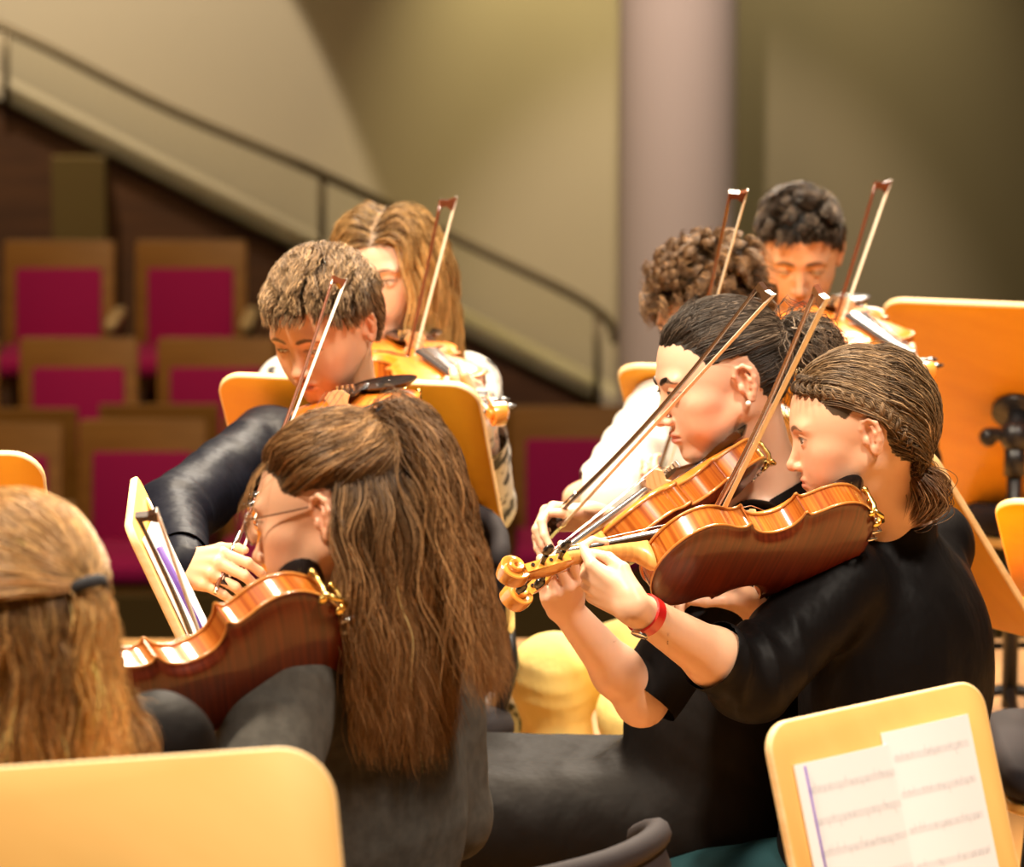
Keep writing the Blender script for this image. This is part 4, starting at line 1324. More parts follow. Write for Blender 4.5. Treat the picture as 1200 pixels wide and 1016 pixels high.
# blouse with three-quarter sleeves
cuffL = p.elL + (p.wrL - p.elL)*.36; cuffR = p.elR + (p.wrR - p.elR)*.10
nb = p.neck
def extra(g):
    g.cone(p.elL, cuffL + (p.wrL - p.elL).normalized()*.03, .048, .047, .02, tag='farmL')
    g.cone(p.elR, cuffR + (p.wrR - p.elR).normalized()*.03, .052, .050, .02, tag='farmR')
    g.ell(p.shL + V(0, 0, .004), .060, .03); g.ell(p.shR + V(0, 0, .004), .060, .03)
    g.cone(p.shL, p.elL, .060, .050, .03)
    # loose back, hanging from the yoke
    R3 = Matrix((p.r, p.f, p.up)).transposed()
    g.ell(shc - p.up*.17 - p.f*.042, [.185, .118, .21], .04, rot=R3)
    g.ell(shc - p.up*.36 - p.f*.028, [.185, .135, .16], .05, rot=R3)
FOLD_A = [(p.elL - (p.elL - p.shL)*.25, cuffL, .008, .055, .07), (p.shL, p.elL, .004, .09, .07),
          (shc - p.up*.14 - r*.16, shc - p.up*.14 + r*.16, .0035, .075, .16)]
axis = (p.wrL - p.elL).normalized()
v, fc = p.garment('blouse', MT['blackcloth'], ('torso', 'yoke', 'uarmL', 'uarmR'), .010, .0048, .03, FOLD_A, .0022,
    cuts=[(nb + V(0, 0, .006) - p.f*.0, (p.up*1 + p.f*.15), .085), (cuffL, axis, .09), (cuffR, (p.wrR - p.elR).normalized(), .08)], extra=extra, seed=3)
p.garment('trousers', MT['teal'], ('thigh', 'calf'), .010, .007, .03, (), .003)
PEOPLE.append(p)
p.finish(HM, base=(.66, .39, .25), scalp=(.065, .040, .022), hairdz=.003, lid=.0042, brow=(.06, .03, .015), fine=.0016, gaze=(-.35, -.22),
         fine_boxes=[(hL.translation + (hL.to_3x3() @ Vector((0, .06, 0))), .088, .0020), (hand, .08, .003)], coarse=.006)
# yoke seam
FA = Field(p.gfield, *[np.array(q) for q in p.gfield.bounds(.03)], .006)
def lay(pts, field, off=.001, n=8):
    out = []
    for q in catmull(pts, n):
        a = np.array([q])
        for _ in range(6):
            d, g = field(a); a = a - g*(d - off)[:, None]
        out.append(Vector(a[0]))
    return out
m = MB(); sm = []
for i in range(25):
    t = i/24; px = 1016 + (1134 - 1016)*t; py = 663 + 15*t + 5*math.sin(PI*t)
    Ys = np.linspace(5.25, 6.2, 500); pp = np.array([P(px, py, y_) for y_ in Ys]); d, g = FA(pp)
    hit = np.where(d < .003)[0]
    if len(hit): sm.append(Vector(pp[hit[0]]))
if len(sm) > 3:
    m.tube(sm, .0022, 6); p.add(m, 'yoke_seam', MT['blackjersey'])
# wrist strap and watch face
m = MB(); wc = W_ + (p.elL - W_)*.10; ax = (p.elL - W_).normalized(); q = ax.to_track_quat('Z', 'Y').to_matrix().to_4x4(); q.translation = wc
m.lathe([(.0262, -.0085), (.0288, -.0080), (.0288, .0080), (.0265, .0085)], 28, M=q)
po = p.add(m, 'wrist_strap', MT['redstrap'], auto=40)
m = MB(); cdir = (q.to_3x3().inverted() @ Vector((-.25, -.35, -.9))); ang = math.atan2(cdir.y, cdir.x)
qq = q @ Matrix.Rotation(ang, 4, 'Z') @ Matrix.Translation((.0265, 0, 0)) @ Matrix.Rotation(PI/2, 4, 'Y')
m.lathe([(.0105, -.002), (.0120, .0), (.0120, .004), (.010, .005)], 24, M=qq)
p.add(m, 'watch_case', MT['steel'], auto=40)
# hair: swept back into a braid that ends in a small tail at the nape
Fh = p.hairfield(.012)
T1 = HM @ Vector((.012, -.080, -.078))
up_ = p.dirW((0, 0, 1)); bk = p.dirW((0, -1, 0)); dn = p.dirW((0, -.25, -1)); rt = p.dirW((1, 0, 0))
roots, lr = sample_scalp(HM, p.l, p.mask, p.v, 8000, 1)
Tn = np.array(T1)
keep = ~((lr[:, 1] > -.032) & (lr[:, 1] < .012) & (lr[:, 2] < .028)); roots, lr = roots[keep], lr[keep]
def flA(P_, i, t):
    d = norm(Tn - P_); sideways = lr[:, 1][:, None]
    a = norm(d*1.0 + bk*(.9*(1 - t)) + up_*(.10 if i < 4 else 0))
    return a
offs = .0015 + .006*np.random.RandomState(5).rand(len(roots))**1.3*np.clip((lr[:, 2] + .03)/.08, .2, 1)
S = grow(Fh, roots, flA, 20, .0125, offs, stick=30, seed=2, clump=.12, nclump=90, wave=.0006, wl=.05); S = drop_ear(S, HM)
dist = np.linalg.norm(S - Tn, axis=2)
# stop at the tie
for k in range(S.shape[1] - 1):
    hit = dist[:, k] < .016
    S[hit, k+1:] = S[hit, k:k+1]; dist[hit, k+1:] = dist[hit, k:k+1]
p.hair('hair', S, .00055, hair_cols(len(S), 20, (.080, .052, .030), (.15, .102, .060), (.10, .066, .037), .3, 4, (.36, .26, .155), .28), taper=False)
def braid(p, name, path, r0, r1, cols, seed=0, nper=90, rad=.0006, turns=7, flat=.75, out=None):
    """three-strand plait along a path"""
    pts = catmull(path, 14); n = len(pts); T_ = []; 
    for i in range(n): T_.append((pts[min(i+1, n-1)] - pts[max(i-1, 0)]).normalized())
    o = out; rs = np.random.RandomState(seed); S = []
    for b_ in range(3):
        ph = 2*PI*b_/3
        ox = rs.normal(size=(nper, 2)); ox /= np.maximum(1, np.linalg.norm(ox, axis=1)/1.0)[:, None]
        for q in range(nper):
            line = []
            tw = rs.uniform(-.4, .4)
            for i in range(n):
                s = i/(n - 1); R = r0 + (r1 - r0)*s
                nrm = (out(pts[i]) if callable(out) else Vector(out)); nrm = (nrm - T_[i]*nrm.dot(T_[i])).normalized(); bi = T_[i].cross(nrm)
                th = 2*PI*turns*s + ph
                cx = math.sin(th)*R*.62; cz = math.sin(2*th)*R*.34
                a2 = tw + 3*s
                ex = ox[q, 0]*math.cos(a2) - ox[q, 1]*math.sin(a2); ez = ox[q, 0]*math.sin(a2) + ox[q, 1]*math.cos(a2)
                line.append(pts[i] + bi*(cx + ex*R*.34) + nrm*((cz + ez*R*.30)*flat + R*.3))
            S.append(line)
    S = np.array([[list(v_) for v_ in l] for l in S])
    N = len(S); c = hair_cols(N, n, *cols)
    return p.hair(name, S, rad, c, taper=False)
hp = lambda x, y, z: HM @ Vector((x, y, z))
ctr = HM @ Vector((0, -.01, .0))
braid(p, 'braid', [hp(-.020, .074, .084), hp(-.044, .058, .078), hp(-.062, .028, .068), hp(-.073, -.012, .052), hp(-.075, -.050, .026), hp(-.062, -.074, -.016), hp(-.038, -.088, -.046), hp(.0, -.088, -.072)],
      00.016, .0215, ((.065, .042, .024), (.13, .086, .050), (.085, .055, .031), .3, 9, (.32, .22, .13), .25), 1, 80, out=lambda q: (q - ctr).normalized())
# back roll of hair between crown and nape
roots, lr2 = sample_scalp(HM, p.l, p.mask, p.v, 2400, 7, extra=lambda l: (l[:, 1] < -.03))
lr = lr2
def flB(P_, i, t): return norm(norm(Tn - P_) + bk*(.8*(1 - t)))
offs = .005 + .013*np.random.RandomState(6).rand(len(roots))
S = grow(Fh, roots, flB, 16, .012, offs, stick=30, seed=12, clump=.4, nclump=30, wave=.002, wl=.05)
p.hair('hair_roll', S, .0006, hair_cols(len(S), 16, (.065, .043, .025), (.13, .088, .050), (.085, .057, .032), .3, 14, (.33, .235, .14), .28))
tie_ring('hair_tie', T1 - p.base, p.dirW((0, -1, -.8)), .010, p.root)
# small tail, curling under
n = 700; rs = np.random.RandomState(21); roots = np.array(T1) + rs.normal(size=(n, 3))*.005; T = 18; S = np.zeros((n, T, 3))
o3 = rs.normal(size=(n, 3)); 
for i in range(T):
    t = i/(T-1)
    c = np.array(T1) + p.dirW((0, -1, -.15))*.034*math.sin(t*2.4) + np.array((0, 0, -1))*.072*t + p.dirW((0, 1, 0))*.018*max(0, t-.6)*2
    S[:, i] = c + o3*(.003 + .0080*math.sin(PI*min(1, t*.9)))
p.hair('tail', S, .0007, hair_cols(n, T, (.07, .038, .02), (.14, .075, .036), (.20, .11, .05), .3, 5, (.30, .18, .09), .3))
# ---------------------------------------------------------------- shared styling
def left_hand(p, VM, wrist, elbow, s=.93, at=.462, thumb=None, curls=None, ra=(.045, .038), rf=(.038, .0235)):
    vy = (VM.to_3x3() @ Vector((0, 1, 0))).normalized(); vz = (VM.to_3x3() @ Vector((0, 0, 1))).normalized()
    N = VM @ Vector((at, 0, .004))
    p.arm('L', wrist, None, elbow=elbow, ra=ra, rf=rf)
    hd = (N - vz*.012 - vy*.012 - Vector(wrist)).normalized()
    M = add_hand(p.b, wrist, hd, hd.cross(vy), 'L', curls or [(30, 60, 50), (45, 70, 50), (50, 70, 45), (55, 70, 45)], 2, s,
                 thumb=thumb or [(.018, .014, -.006), (.034, .044, -.020), (.034, .074, -.026), (.030, .100, -.022)])
    print('INFO lefthand reach', round((M @ Vector((0, .085, 0)) - N).length, 3), 'forearm', round((Vector(elbow) - Vector(wrist)).length, 3), 'upper', round((Vector(elbow) - p.shL).length, 3))
    return M
def bow_hand(p, BM, elbow, s=.93, back=.062, d=None, palm=None, rf=(.038, .024), ra=(.045, .038), along=.03, curls=None, reach=None):
    """right hand over the frog"""
    bx = (BM.to_3x3() @ Vector((1, 0, 0))).normalized(); by = (BM.to_3x3() @ Vector((0, 1, 0))).normalized(); bz = (BM.to_3x3() @ Vector((0, 0, 1))).normalized()
    F = BM @ Vector((along, 0, .028))
    elbow = Vector(elbow)
    w = (elbow - F); w = (w - bx*w.dot(bx)*.6).normalized()
    wr = F + w*back*1.45 + bz*.028
    dd = (F + bz*.006 - wr).normalized()
    pl = -bz if abs(dd.dot(bz)) < .9 else by
    p.arm('R', wr, None, elbow=elbow, ra=ra, rf=rf)
    M = add_hand(p.b, wr, dd, pl, 'R', curls or [(45, 45, 20), (55, 50, 25), (60, 50, 25), (50, 35, 20)], 3, s)
    print('INFO bowhand forearm', round((elbow - wr).length, 3), 'upper', round((elbow - p.shR).length, 3), 'wr', [round(q) for q in proj(wr)[:2]])
    return M
def stop_at(S, T, r):
    dist = np.linalg.norm(S - T, axis=2)
    for k in range(S.shape[1] - 1):
        hit = dist[:, k] < r
        S[hit, k+1:] = S[hit, k:k+1]; dist[hit, k+1:] = dist[hit, k:k+1]
    return S
def no_ear(roots, lr):
    keep = ~((lr[:, 1] > -.032) & (lr[:, 1] < .012) & (lr[:, 2] < .026)); return roots[keep], lr[keep]
def std_cuts(p, r=.080):
    return [(p.neck + V(0, 0, .004), (p.up + p.f*.12), r)]
def collar_ring(p, mat, rr=.066, t=.006, dz=.008, name='collar', drop=.014):
    m = MB(); ring = [p.neck + p.r*(rr*math.cos(a)) + p.f*(rr*.92*math.sin(a)) + V(0, 0, dz - drop*math.sin(a)) for a in [2*PI*k/24 for k in range(25)]]
    m.tube(ring, t, 8); return p.add(m, name, mat)

# ================================================================ girl in black dress with pearl earring
A = P(862, 556, 5.98); B = solve_far(A, 598, 706, .592, False)
vo, VM = violin('amber violin tilted up behind the front violin, held by the girl with pearl earring', A, B, (0, .80, .60))
print('INFO BG scroll Y', B.y, 'bridge', [round(q) for q in proj(VM @ Vector((.16, 0, .06)))[:2]])
fr, tp, up = bow_line(VM, .20, (905, 347), lim=.75)
fr = P(640, 640, 5.55) if False else fr
tip = P(905, 347, 5.64); frog = solve_far(tip, 641, 636, .742, True)
bo, BM = bow('dark violin bow with white hair crossing the face of the girl with pearl earring', frog, tip, (-.3, .2, .9), dark=True)
print('INFO BG frog', [round(q, 2) for q in proj(frog)])
p = Person('young person with dark ponytail, pearl earring and black short-sleeved dress, playing violin')
HM = head_matrix(P(842, 443, 5.98), 76, 13, 8, .98)
f = Vector((-.99, .12, 0)).normalized(); r = f.cross(Vector((0, 0, 1)))
shc = P(893, 612, 6.06); hc = P(885, 946, 6.10)
p.torso(shc - r*.155, shc + r*.155, hc - r*.09, hc + r*.09, P(897, 562, 6.04), .92)
hL = left_hand(p, VM, P(662, 712, 5.70), P(752, 822, 5.80), .93, rf=(.035, .0225), ra=(.045, .034))
bh = bow_hand(p, BM, P(815, 655, 6.20), .93)
add_head(p.b, HM, p.neck, lid=.0036, neckr=.045)
kL = hc - r*.10 + f*.44 + V(0, 0, -.0); kR = hc + r*.12 + f*.42
p.legs(kL, kR, kL + V(-.0, 0, -.46) , kR + V(.02, 0, -.46))
sl = p.shL + (p.elL - p.shL)*.98; sr_ = p.shR + (p.elR - p.shR)*.8
def ex(g):
    R3 = Matrix((p.r, p.f, p.up)).transposed()
    g.ell(hc + p.up*.13 + p.f*.05, [.165, .155, .16], .06, rot=R3)
    g.cone(p.shL, sl + (sl - p.shL).normalized()*.01, .056, .054, .03); g.cone(p.shR, sr_ + (sr_ - p.shR).normalized()*.03, .056, .056, .03)
    # skirt over both thighs
    for q in (kL, kR):
        sd = -r*.085 if q is kL else r*.085
        g.cone(hc + sd + V(0, 0, -.02), q + f*.07 + V(0, 0, -.020), .106, .090, .05)
    g.cone(hc + f*.1 + V(0, 0, -.02), (kL + kR)/2 + f*.06 + V(0, 0, -.02), .094, .080, .06)
axL = (p.elL - p.shL).normalized()
p.garment('dress', MT['blackjersey'], ('torso', 'yoke'), .009, .0055, .03,
    [(hc + f*.02 + V(0, 0, .10), kL + V(0, 0, .03), .0025, .085, .14), (hc + V(0, 0, .25), hc + f*.14, .005, .06, .12)], .003,
    cuts=[(P(905, 575, 6.03), (p.up + p.f*.5), .085), (sl, axL, .14), (sr_, (p.elR - p.shR).normalized(), .08), (kL + f*.030 - V(0,0,.03), f*.9 - V(0,0,.45), .17), (kR + f*.02, f, .12)], extra=ex, seed=5)
PEOPLE.append(p)
p.finish(HM, base=(.68, .42, .29), scalp=(.018, .013, .010), hairdz=.006, lid=.0036, brow=(.010, .006, .005), browr=.0042, fine=.0017, gaze=(-.15, -.35),
         fine_boxes=[(hL.translation + (hL.to_3x3() @ Vector((0, .06, 0))), .085, .0022), (bh @ Vector((0, .07, 0)), .09, .0022)], coarse=.006, lips=(.50, .14, .11))
m = MB(); m.ball(HM @ Vector((-.0835, -.014, -.040)) , .0042, 12); p.add(m, 'earring', MT['pearl'])
Fh = p.hairfield(.012); T1 = HM @ Vector((.0, -.112, .040)); Tn = np.array(T1)
up_ = p.dirW((0, 0, 1)); bk = p.dirW((0, -1, 0))
roots, lr = no_ear(*sample_scalp(HM, p.l, p.mask, p.v, 8000, 31))
S = grow(Fh, roots, lambda q, i, t: norm(norm(Tn - q) + bk*(.7*(1-t)) + 0), 18, .0125, .001 + .005*np.random.RandomState(5).rand(len(roots)), stick=30, seed=3, clump=.12, nclump=120, wave=.0008, wl=.03); S = drop_ear(S, HM)
S = stop_at(S, Tn, .015)
DARKC = ((.024, .018, .014), (.050, .038, .030), (.03, .022, .017), .35, 4, (.20, .16, .13), .12)
p.hair('hair', S, .00055, hair_cols(len(S), 18, *DARKC), taper=False)
# flyaway curls at the hairline
roots, lr = sample_scalp(HM, p.l, p.mask, p.v, 260, 33, extra=lambda l: (l[:, 1] > .035))
S = grow(Fh, roots, lambda q, i, t: norm(np.tile(bk + up_*.6, (len(q), 1))), 10, .005, .002 + .004*np.random.RandomState(6).rand(len(roots)), seed=4, wave=.003, wl=.02, curl=1)
p.hair('loose_curls', S, .00035, hair_cols(len(S), 10, *DARKC))
tie_ring('hair_tie', T1 + Vector(bk)*.004 - p.base, bk + up_*.2, .012, p.root)
rs = np.random.RandomState(11); n = 3600; roots = np.array(T1) + rs.normal(size=(n, 3))*.006
dirs = norm(rs.normal(size=(n, 3))*.35 + bk*.9)
def fl(q, i, t): return norm(dirs*(1 - t)**2*1.0 + np.array((.18, 0, -1.0))*(.15 + 1.1*t))
S = grow(Fh, roots, fl, 20, .0115, .003 + .012*rs.rand(n), seed=8, clump=.5, nclump=34, wave=.007, wl=.045, curl=1)
p.hair('ponytail', S, .0005, hair_cols(n, 20, (.03, .022, .017), (.08, .058, .042), (.13, .09, .06), .35, 6, (.26, .20, .15), .2))

# ================================================================ girl in grey top with glasses, long hair
A = P(402, 742, 4.735); B = solve_far(A, -180, 950, .625, False)
vo, VM = violin('amber violin with dark back held by the long-haired girl in glasses', A, B, (0, .88, .46), s=1.06)
print('INFO GREY scroll', B.y)
tip = P(184, 600, 4.80); frog = solve_far(tip, 290, 905, .742, True)
bow('dark violin bow standing beside the thin leaning stand, held by the girl in glasses', frog, tip, (-.9, -.3, .3), dark=True)
print('INFO GREY frog', [round(q, 2) for q in proj(frog)])
p = Person('young person with long wavy brown hair, glasses and dark grey top, seen from behind')
HM = head_matrix(P(389, 603, 4.80), 108, 12, 14, .96)
f = Vector((-.80, .60, 0)).normalized(); r = f.cross(Vector((0, 0, 1)))
shc = P(422, 756, 4.87); hc = shc + V(-.035, .02, -.49)
p.torso(shc - r*.150, shc + r*.150, hc - r*.09, hc + r*.09, P(418, 708, 4.92), .92, .85)
p.arm('L', P(95, 955, 4.52), None, elbow=P(306, 945, 4.62), ra=(.046, .038))
add_hand(p.b, p.wrL, Vector((-.8, -.3, .5)), (.2, .9, .3), 'L', [(30, 60, 40)]*4, 2, .93)
p.arm('R', frog + V(.05, -.02, .0), None, elbow=shc + r*.125 + V(.030, .05, -.26))
add_hand(p.b, p.wrR, Vector((-.9, .1, .1)), (0, 0, -1), 'R', [(40, 50, 30)]*4, 2, .93)
add_head(p.b, HM, p.neck, lid=.0036, neckr=.045)
kL = hc - r*.10 + f*.42; kR = hc + r*.14 + f*.42
p.legs(kL, kR, kL + V(0, 0, -.45), kR + V(0, 0, -.45))
def ex(g):
    R3 = Matrix((p.r, p.f, p.up)).transposed()
    g.ell(shc - p.up*.22 - p.f*.012, [.155, .112, .22], .05, rot=R3); g.ell(hc + p.up*.08, [.145, .118, .15], .06, rot=R3)
    g.cone(p.shL, p.elL, .070, .062, .03); g.cone(p.elL, p.wrL, .056, .042, .02); g.cone(p.shR, p.elR, .060, .052, .03); g.cone(p.elR, p.wrR, .052, .04, .02)
p.garment('top', MT['charcoal'], ('torso', 'yoke'), .012, .0055, .035,
    [(p.shL + V(0, 0, .03), p.elL, .005, .055, .07), (shc - p.up*.12 - r*.16, shc - p.up*.12 + r*.16, .003, .09, .2), (shc - p.f*.05, hc - p.f*.05, .003, .13, .2)], .003,
    cuts=std_cuts(p, .085) + [(p.wrL, (p.wrL - p.elL), .06), (p.wrR, (p.wrR - p.elR), .06)], extra=ex, seed=9)
p.garment('trousers', MT['blackjersey'], ('thigh', 'calf'), .010, .008, .03, (), .003)
PEOPLE.append(p)
p.finish(HM, base=(.66, .38, .24), scalp=(.07, .045, .025), lid=.0036, brow=(.07, .04, .02), fine=.0018, gaze=(0, -.3), coarse=.007)
hp = lambda x, y, z: HM @ Vector((x, y, z))
# glasses
m = MB()
for q in (1, -1):
    ring = [hp(q*.0335 + .0245*math.cos(a), .0985 - .10*(.0245*math.cos(a)*q + .01)*1.2, -.006 + .0195*math.sin(a)) for a in [2*PI*k/20 for k in range(21)]]
    m.tube(ring, .0012, 6)
m.tube([hp(-.0095, .100, -.001), hp(0, .103, .003), hp(.0095, .100, -.001)], .0012, 6)
for q in (1, -1): m.tube([hp(q*.0575, .0935, .000), hp(q*.071, .082, .002), hp(q*.0765, .02, .004), hp(q*.0775, -.012, .006), hp(q*.076, -.03, -.012)], .0011, 6)
gl = p.add(m, 'glasses', MT['frame'])
m = MB()
for q in (1, -1):
    ring = [hp(q*.0335 + .0238*math.cos(a), .0985 - .10*(.0238*math.cos(a)*q + .01)*1.2, -.006 + .0188*math.sin(a)) for a in [2*PI*k/20 for k in range(20)]]
    bk_ = [v_ - Vector(p.dirW((0, 1, 0)))*.0012 for v_ in ring]
    m.add(ring + bk_, [tuple(range(20)), tuple(reversed(range(20, 40)))] + [(i, (i+1) % 20, 20+(i+1) % 20, 20+i) for i in range(20)])
o = m.build('lens', MT['lens'], None, smooth=False, M=Matrix.Translation(-p.base)); o.parent = gl
Fh = p.hairfield(.016, box=(np.array(HM.translation) - [.28, .30, .50], np.array(HM.translation) + [.30, .25, .2]))
T1 = HM @ Vector((.004, -.064, .090)); Tn = np.array(T1); up_ = p.dirW((0, 0, 1)); bk = p.dirW((0, -1, 0))
BR = ((.09, .052, .026), (.20, .12, .058), (.17, .095, .043), .4, 4, (.46, .30, .15), .30)
roots, lr = no_ear(*sample_scalp(HM, p.l, p.mask, p.v, 9000, 41, extra=lambda l: l[:, 2] > .012 + .25*np.clip(-l[:, 1] - .02, 0, 1)))
S = grow(Fh, roots, lambda q, i, t: norm(norm(Tn - q) + bk*(.5*(1-t)) + np.array((0, 0, -.25))*(t < .5)), 20, .0125, .003 + .011*np.random.RandomState(5).rand(len(roots)), stick=30, seed=3, clump=.25, nclump=70, wave=.0015, wl=.06); S = drop_ear(S, HM)
S = stop_at(S, Tn, .015)
p.hair('hair', S, .00045, hair_cols(len(S), 20, *BR), taper=False)
tie_ring('hair_tie', T1 + Vector(bk)*.024 + Vector(up_)*.014 - p.base, bk + up_*.2, .021, p.root)
GRAV = np.array((0, 0, -1.0)); out_ = np.array((.20, -.05, 0))
def long_hair(seed, roots, T, step, offr, clump, ncl, wave, wl, push=None, first=None):
    rs = np.random.RandomState(seed); n = len(roots); step = step*(.74 + .32*rs.rand(n, 1))
    rr = rs.normal(size=(n, 3))*.06
    def fl(q, i, t):
        d = GRAV + rr + (push(t) if push else 0)
        if first is not None and i < 7: d = d*(i/7.0) + first*(1 - i/7.0)
        return norm(d)
    return grow(Fh, roots, fl, T, step, offr, ramp=11.0, seed=seed, clump=clump, nclump=ncl, wave=wave, wl=wl)
# loose lower hair
roots, lr = sample_scalp(HM, p.l, p.mask, p.v, 9000, 43, extra=lambda l: (l[:, 2] < .040) & (l[:, 1] < -.034))
roots, lr = no_ear(roots, lr)
S = long_hair(44, roots, 25, .0115, .004 + .030*np.random.RandomState(9).rand(len(roots)), .5, 110, .0065, .10, push=lambda t: out_*.55*(t > .35) - bk*.10*(t < .35), first=GRAV)
S = drop_ear(S, HM)
p.hair('loose_hair', S, .00048, hair_cols(len(S), 25, (.08, .05, .028), (.16, .098, .052), (.26, .15, .07), .38, 5, (.44, .29, .16), .30))
rs = np.random.RandomState(45); roots = Tn + rs.normal(size=(5200, 3))*.006
dirs = norm(rs.normal(size=(5200, 3))*.35 + bk*1.2 + up_*.1)
def fl(q, i, t): return norm(dirs*max(0, 1 - i/6.0) + (GRAV + out_*.5*(t > .3) + dirs*.16)*min(1, i/5.0))
S = grow(Fh, roots, fl, 34, .0115*(.78 + .27*rs.rand(5200, 1)), .012 + .035*rs.rand(5200), seed=46, clump=.55, nclump=70, wave=.008, wl=.11)
p.hair('ponytail', S, .00048, hair_cols(5200, 34, (.10, .06, .032), (.17, .10, .05), (.30, .17, .075), .38, 6, (.46, .29, .15), .28))
# wisps by the temple
roots, lr = sample_scalp(HM, p.l, p.mask, p.v, 26, 47, extra=lambda l: (l[:, 1] > .045) & (l[:, 0] < -.02))
S = grow(Fh, roots, lambda q, i, t: norm(np.tile(GRAV + p.dirW((-.25, .35, 0))*(1-t)*1.2, (len(q), 1))), 11, .008, np.full(len(roots), .004), seed=5, wave=.002, wl=.06)
p.hair('temple_wisps', S, .0004, hair_cols(len(S), 11, *BR))

# ================================================================ girl at the left edge, seen from behind
p = Person('young person with long light brown half-up hair at the left edge, seen from behind')
HM = head_matrix(P(14, 712, 4.18), 140, 6, 0, 1.0)
f = Vector((-.62, .78, 0)).normalized(); r = f.cross(Vector((0, 0, 1)))
shc = P(45, 905, 4.24); hc = shc + V(0, 0, -.48)
p.torso(shc - r*.16, shc + r*.16, hc - r*.1, hc + r*.1, P(40, 840, 4.23))
p.arm('L', shc - r*.12 + f*.30 + V(0, 0, -.05), None, elbow=shc - r*.22 + f*.08 + V(0, 0, -.26))
p.arm('R', shc + r*.10 + f*.33 + V(0, 0, -.30), None, elbow=shc + r*.215 + f*.06 + V(0, 0, -.27))
for q in 'LR': add_hand(p.b, getattr(p, 'wr' + q), f, (0, 0, -1), q, [(30, 40, 30)]*4, 2, .93)
add_head(p.b, HM, p.neck, neckr=.045)
kL = hc - r*.10 + f*.42; kR = hc + r*.14 + f*.42; p.legs(kL, kR, kL + V(0, 0, -.45), kR + V(0, 0, -.45))
def ex(g):
    for a, b_, c in ((p.shL, p.elL, p.wrL), (p.shR, p.elR, p.wrR)): g.cone(a, b_, .058, .052, .03); g.cone(b_, c, .050, .04, .02)
p.garment('top', MT['blackjersey'], ('torso', 'yoke'), .011, .006, .035, [(p.shR, p.elR, .004, .05, .07)], .003, cuts=std_cuts(p, .085) + [(p.wrL, p.wrL - p.elL, .06), (p.wrR, p.wrR - p.elR, .06)], extra=ex)
p.garment('trousers', MT['blackjersey'], ('thigh', 'calf'), .010, .008, .03, (), .003)
PEOPLE.append(p)
p.finish(HM, base=(.66, .38, .24), scalp=(.16, .095, .045), fine=.0026, coarse=.008)
Fh = p.hairfield(.016, box=(np.array(HM.translation) - [.30, .30, .45], np.array(HM.translation) + [.30, .25, .2]))
T1 = HM @ Vector((.014, -.108, .028)); Tn = np.array(T1); up_ = p.dirW((0, 0, 1)); bk = p.dirW((0, -1, 0))
BL = ((.20, .12, .055), (.36, .22, .10), (.30, .175, .075), .35, 4, (.62, .42, .20), .40)
roots, lr = sample_scalp(HM, p.l, p.mask, p.v, 9000, 51, extra=lambda l: l[:, 2] > .022)
S = grow(Fh, roots, lambda q, i, t: norm(norm(Tn - q) + bk*(.5*(1-t))), 20, .0125, .003 + .010*np.random.RandomState(5).rand(len(roots)), stick=30, seed=3, clump=.3, nclump=60, wave=.001, wl=.06)
S = stop_at(S, Tn, .015); p.hair('hair', S, .0005, hair_cols(len(S), 20, *BL), taper=False)
tie_ring('hair_tie', T1 + Vector(bk)*.016 - p.base, bk*.5 - up_*1.0, .0185, p.root)
roots, lr = sample_scalp(HM, p.l, p.mask, p.v, 10000, 53, extra=lambda l: (l[:, 2] < .035) & (l[:, 1] < .05))
S = long_hair(54, roots, 28, .0105, .004 + .022*np.random.RandomState(9).rand(len(roots)), .45, 60, .006, .09, first=bk*.6 + up_*-.8)
p.hair('loose_hair', S, .0005, hair_cols(len(S), 28, (.12, .07, .033), (.22, .13, .06), (.52, .33, .14), .38, 5, (.70, .48, .22), .35))
rs = np.random.RandomState(55); roots = Tn + rs.normal(size=(3600, 3))*.006; dirs = norm(rs.normal(size=(3600, 3))*.3 + bk)
def fl(q, i, t): return norm(dirs*max(0, .6 - i/7.0) + (GRAV + dirs*.12)*min(1, i/3.0))
S = grow(Fh, roots, fl, 26, .0108*(.8 + .3*rs.rand(3600, 1)), .008 + .022*rs.rand(3600), seed=56, clump=.55, nclump=26, wave=.006, wl=.09)
p.hair('ponytail', S, .0005, hair_cols(3600, 26, (.44, .27, .11), (.60, .39, .16), (.74, .50, .22), .3, 6, (.88, .66, .34), .4))
# ================================================================ boy in dark shirt
A = P(434, 472, 6.36); B = solve_far(A, 312, 600, .592, False)
vo, VM = violin('amber violin on the shoulder of the boy in dark shirt, partly behind hair', A, B, (-.1, .25, .96))
print('INFO BOYL bridge', [round(q) for q in proj(VM @ Vector((.16, 0, .06)))[:2]], B.y)
fr, tp, up = bow_line(VM, .19, (403, 330))
print('INFO frog', [round(q, 2) for q in proj(fr)])
tip = P(404, 330, 6.20); frog = solve_far(tip, 266, 694, .742*.80, False)
bo, BM = bow('brown violin bow slanting across the face of the boy in dark shirt', frog, tip, (-.75, -.3, .55)); BM = BM @ Matrix.Scale(.80, 4); bo.matrix_world = BM
print('INFO frog2', [round(q, 2) for q in proj(frog)])
p = Person('young person with short wavy brown hair and dark navy shirt, looking down, playing violin')
HM = head_matrix(P(379, 382, 6.35), 32, 20, 4, .91)
f = Vector((-.62, -.78, 0)).normalized(); r = f.cross(Vector((0, 0, 1)))
shc = P(405, 535, 6.52); hc = shc + V(.02, .03, -.43)
p.torso(shc - r*.17, shc + r*.17, hc - r*.1, hc + r*.1, P(408, 487, 6.50), 1.0, male=True)
hL = left_hand(p, VM, P(352, 640, 5.95), P(455, 720, 6.12), .97)
bh = bow_hand(p, BM, P(200, 606, 6.20), .98, ra=(.048, .04))
add_head(p.b, HM, p.neck, lid=.0026, male=True, neckr=.050)
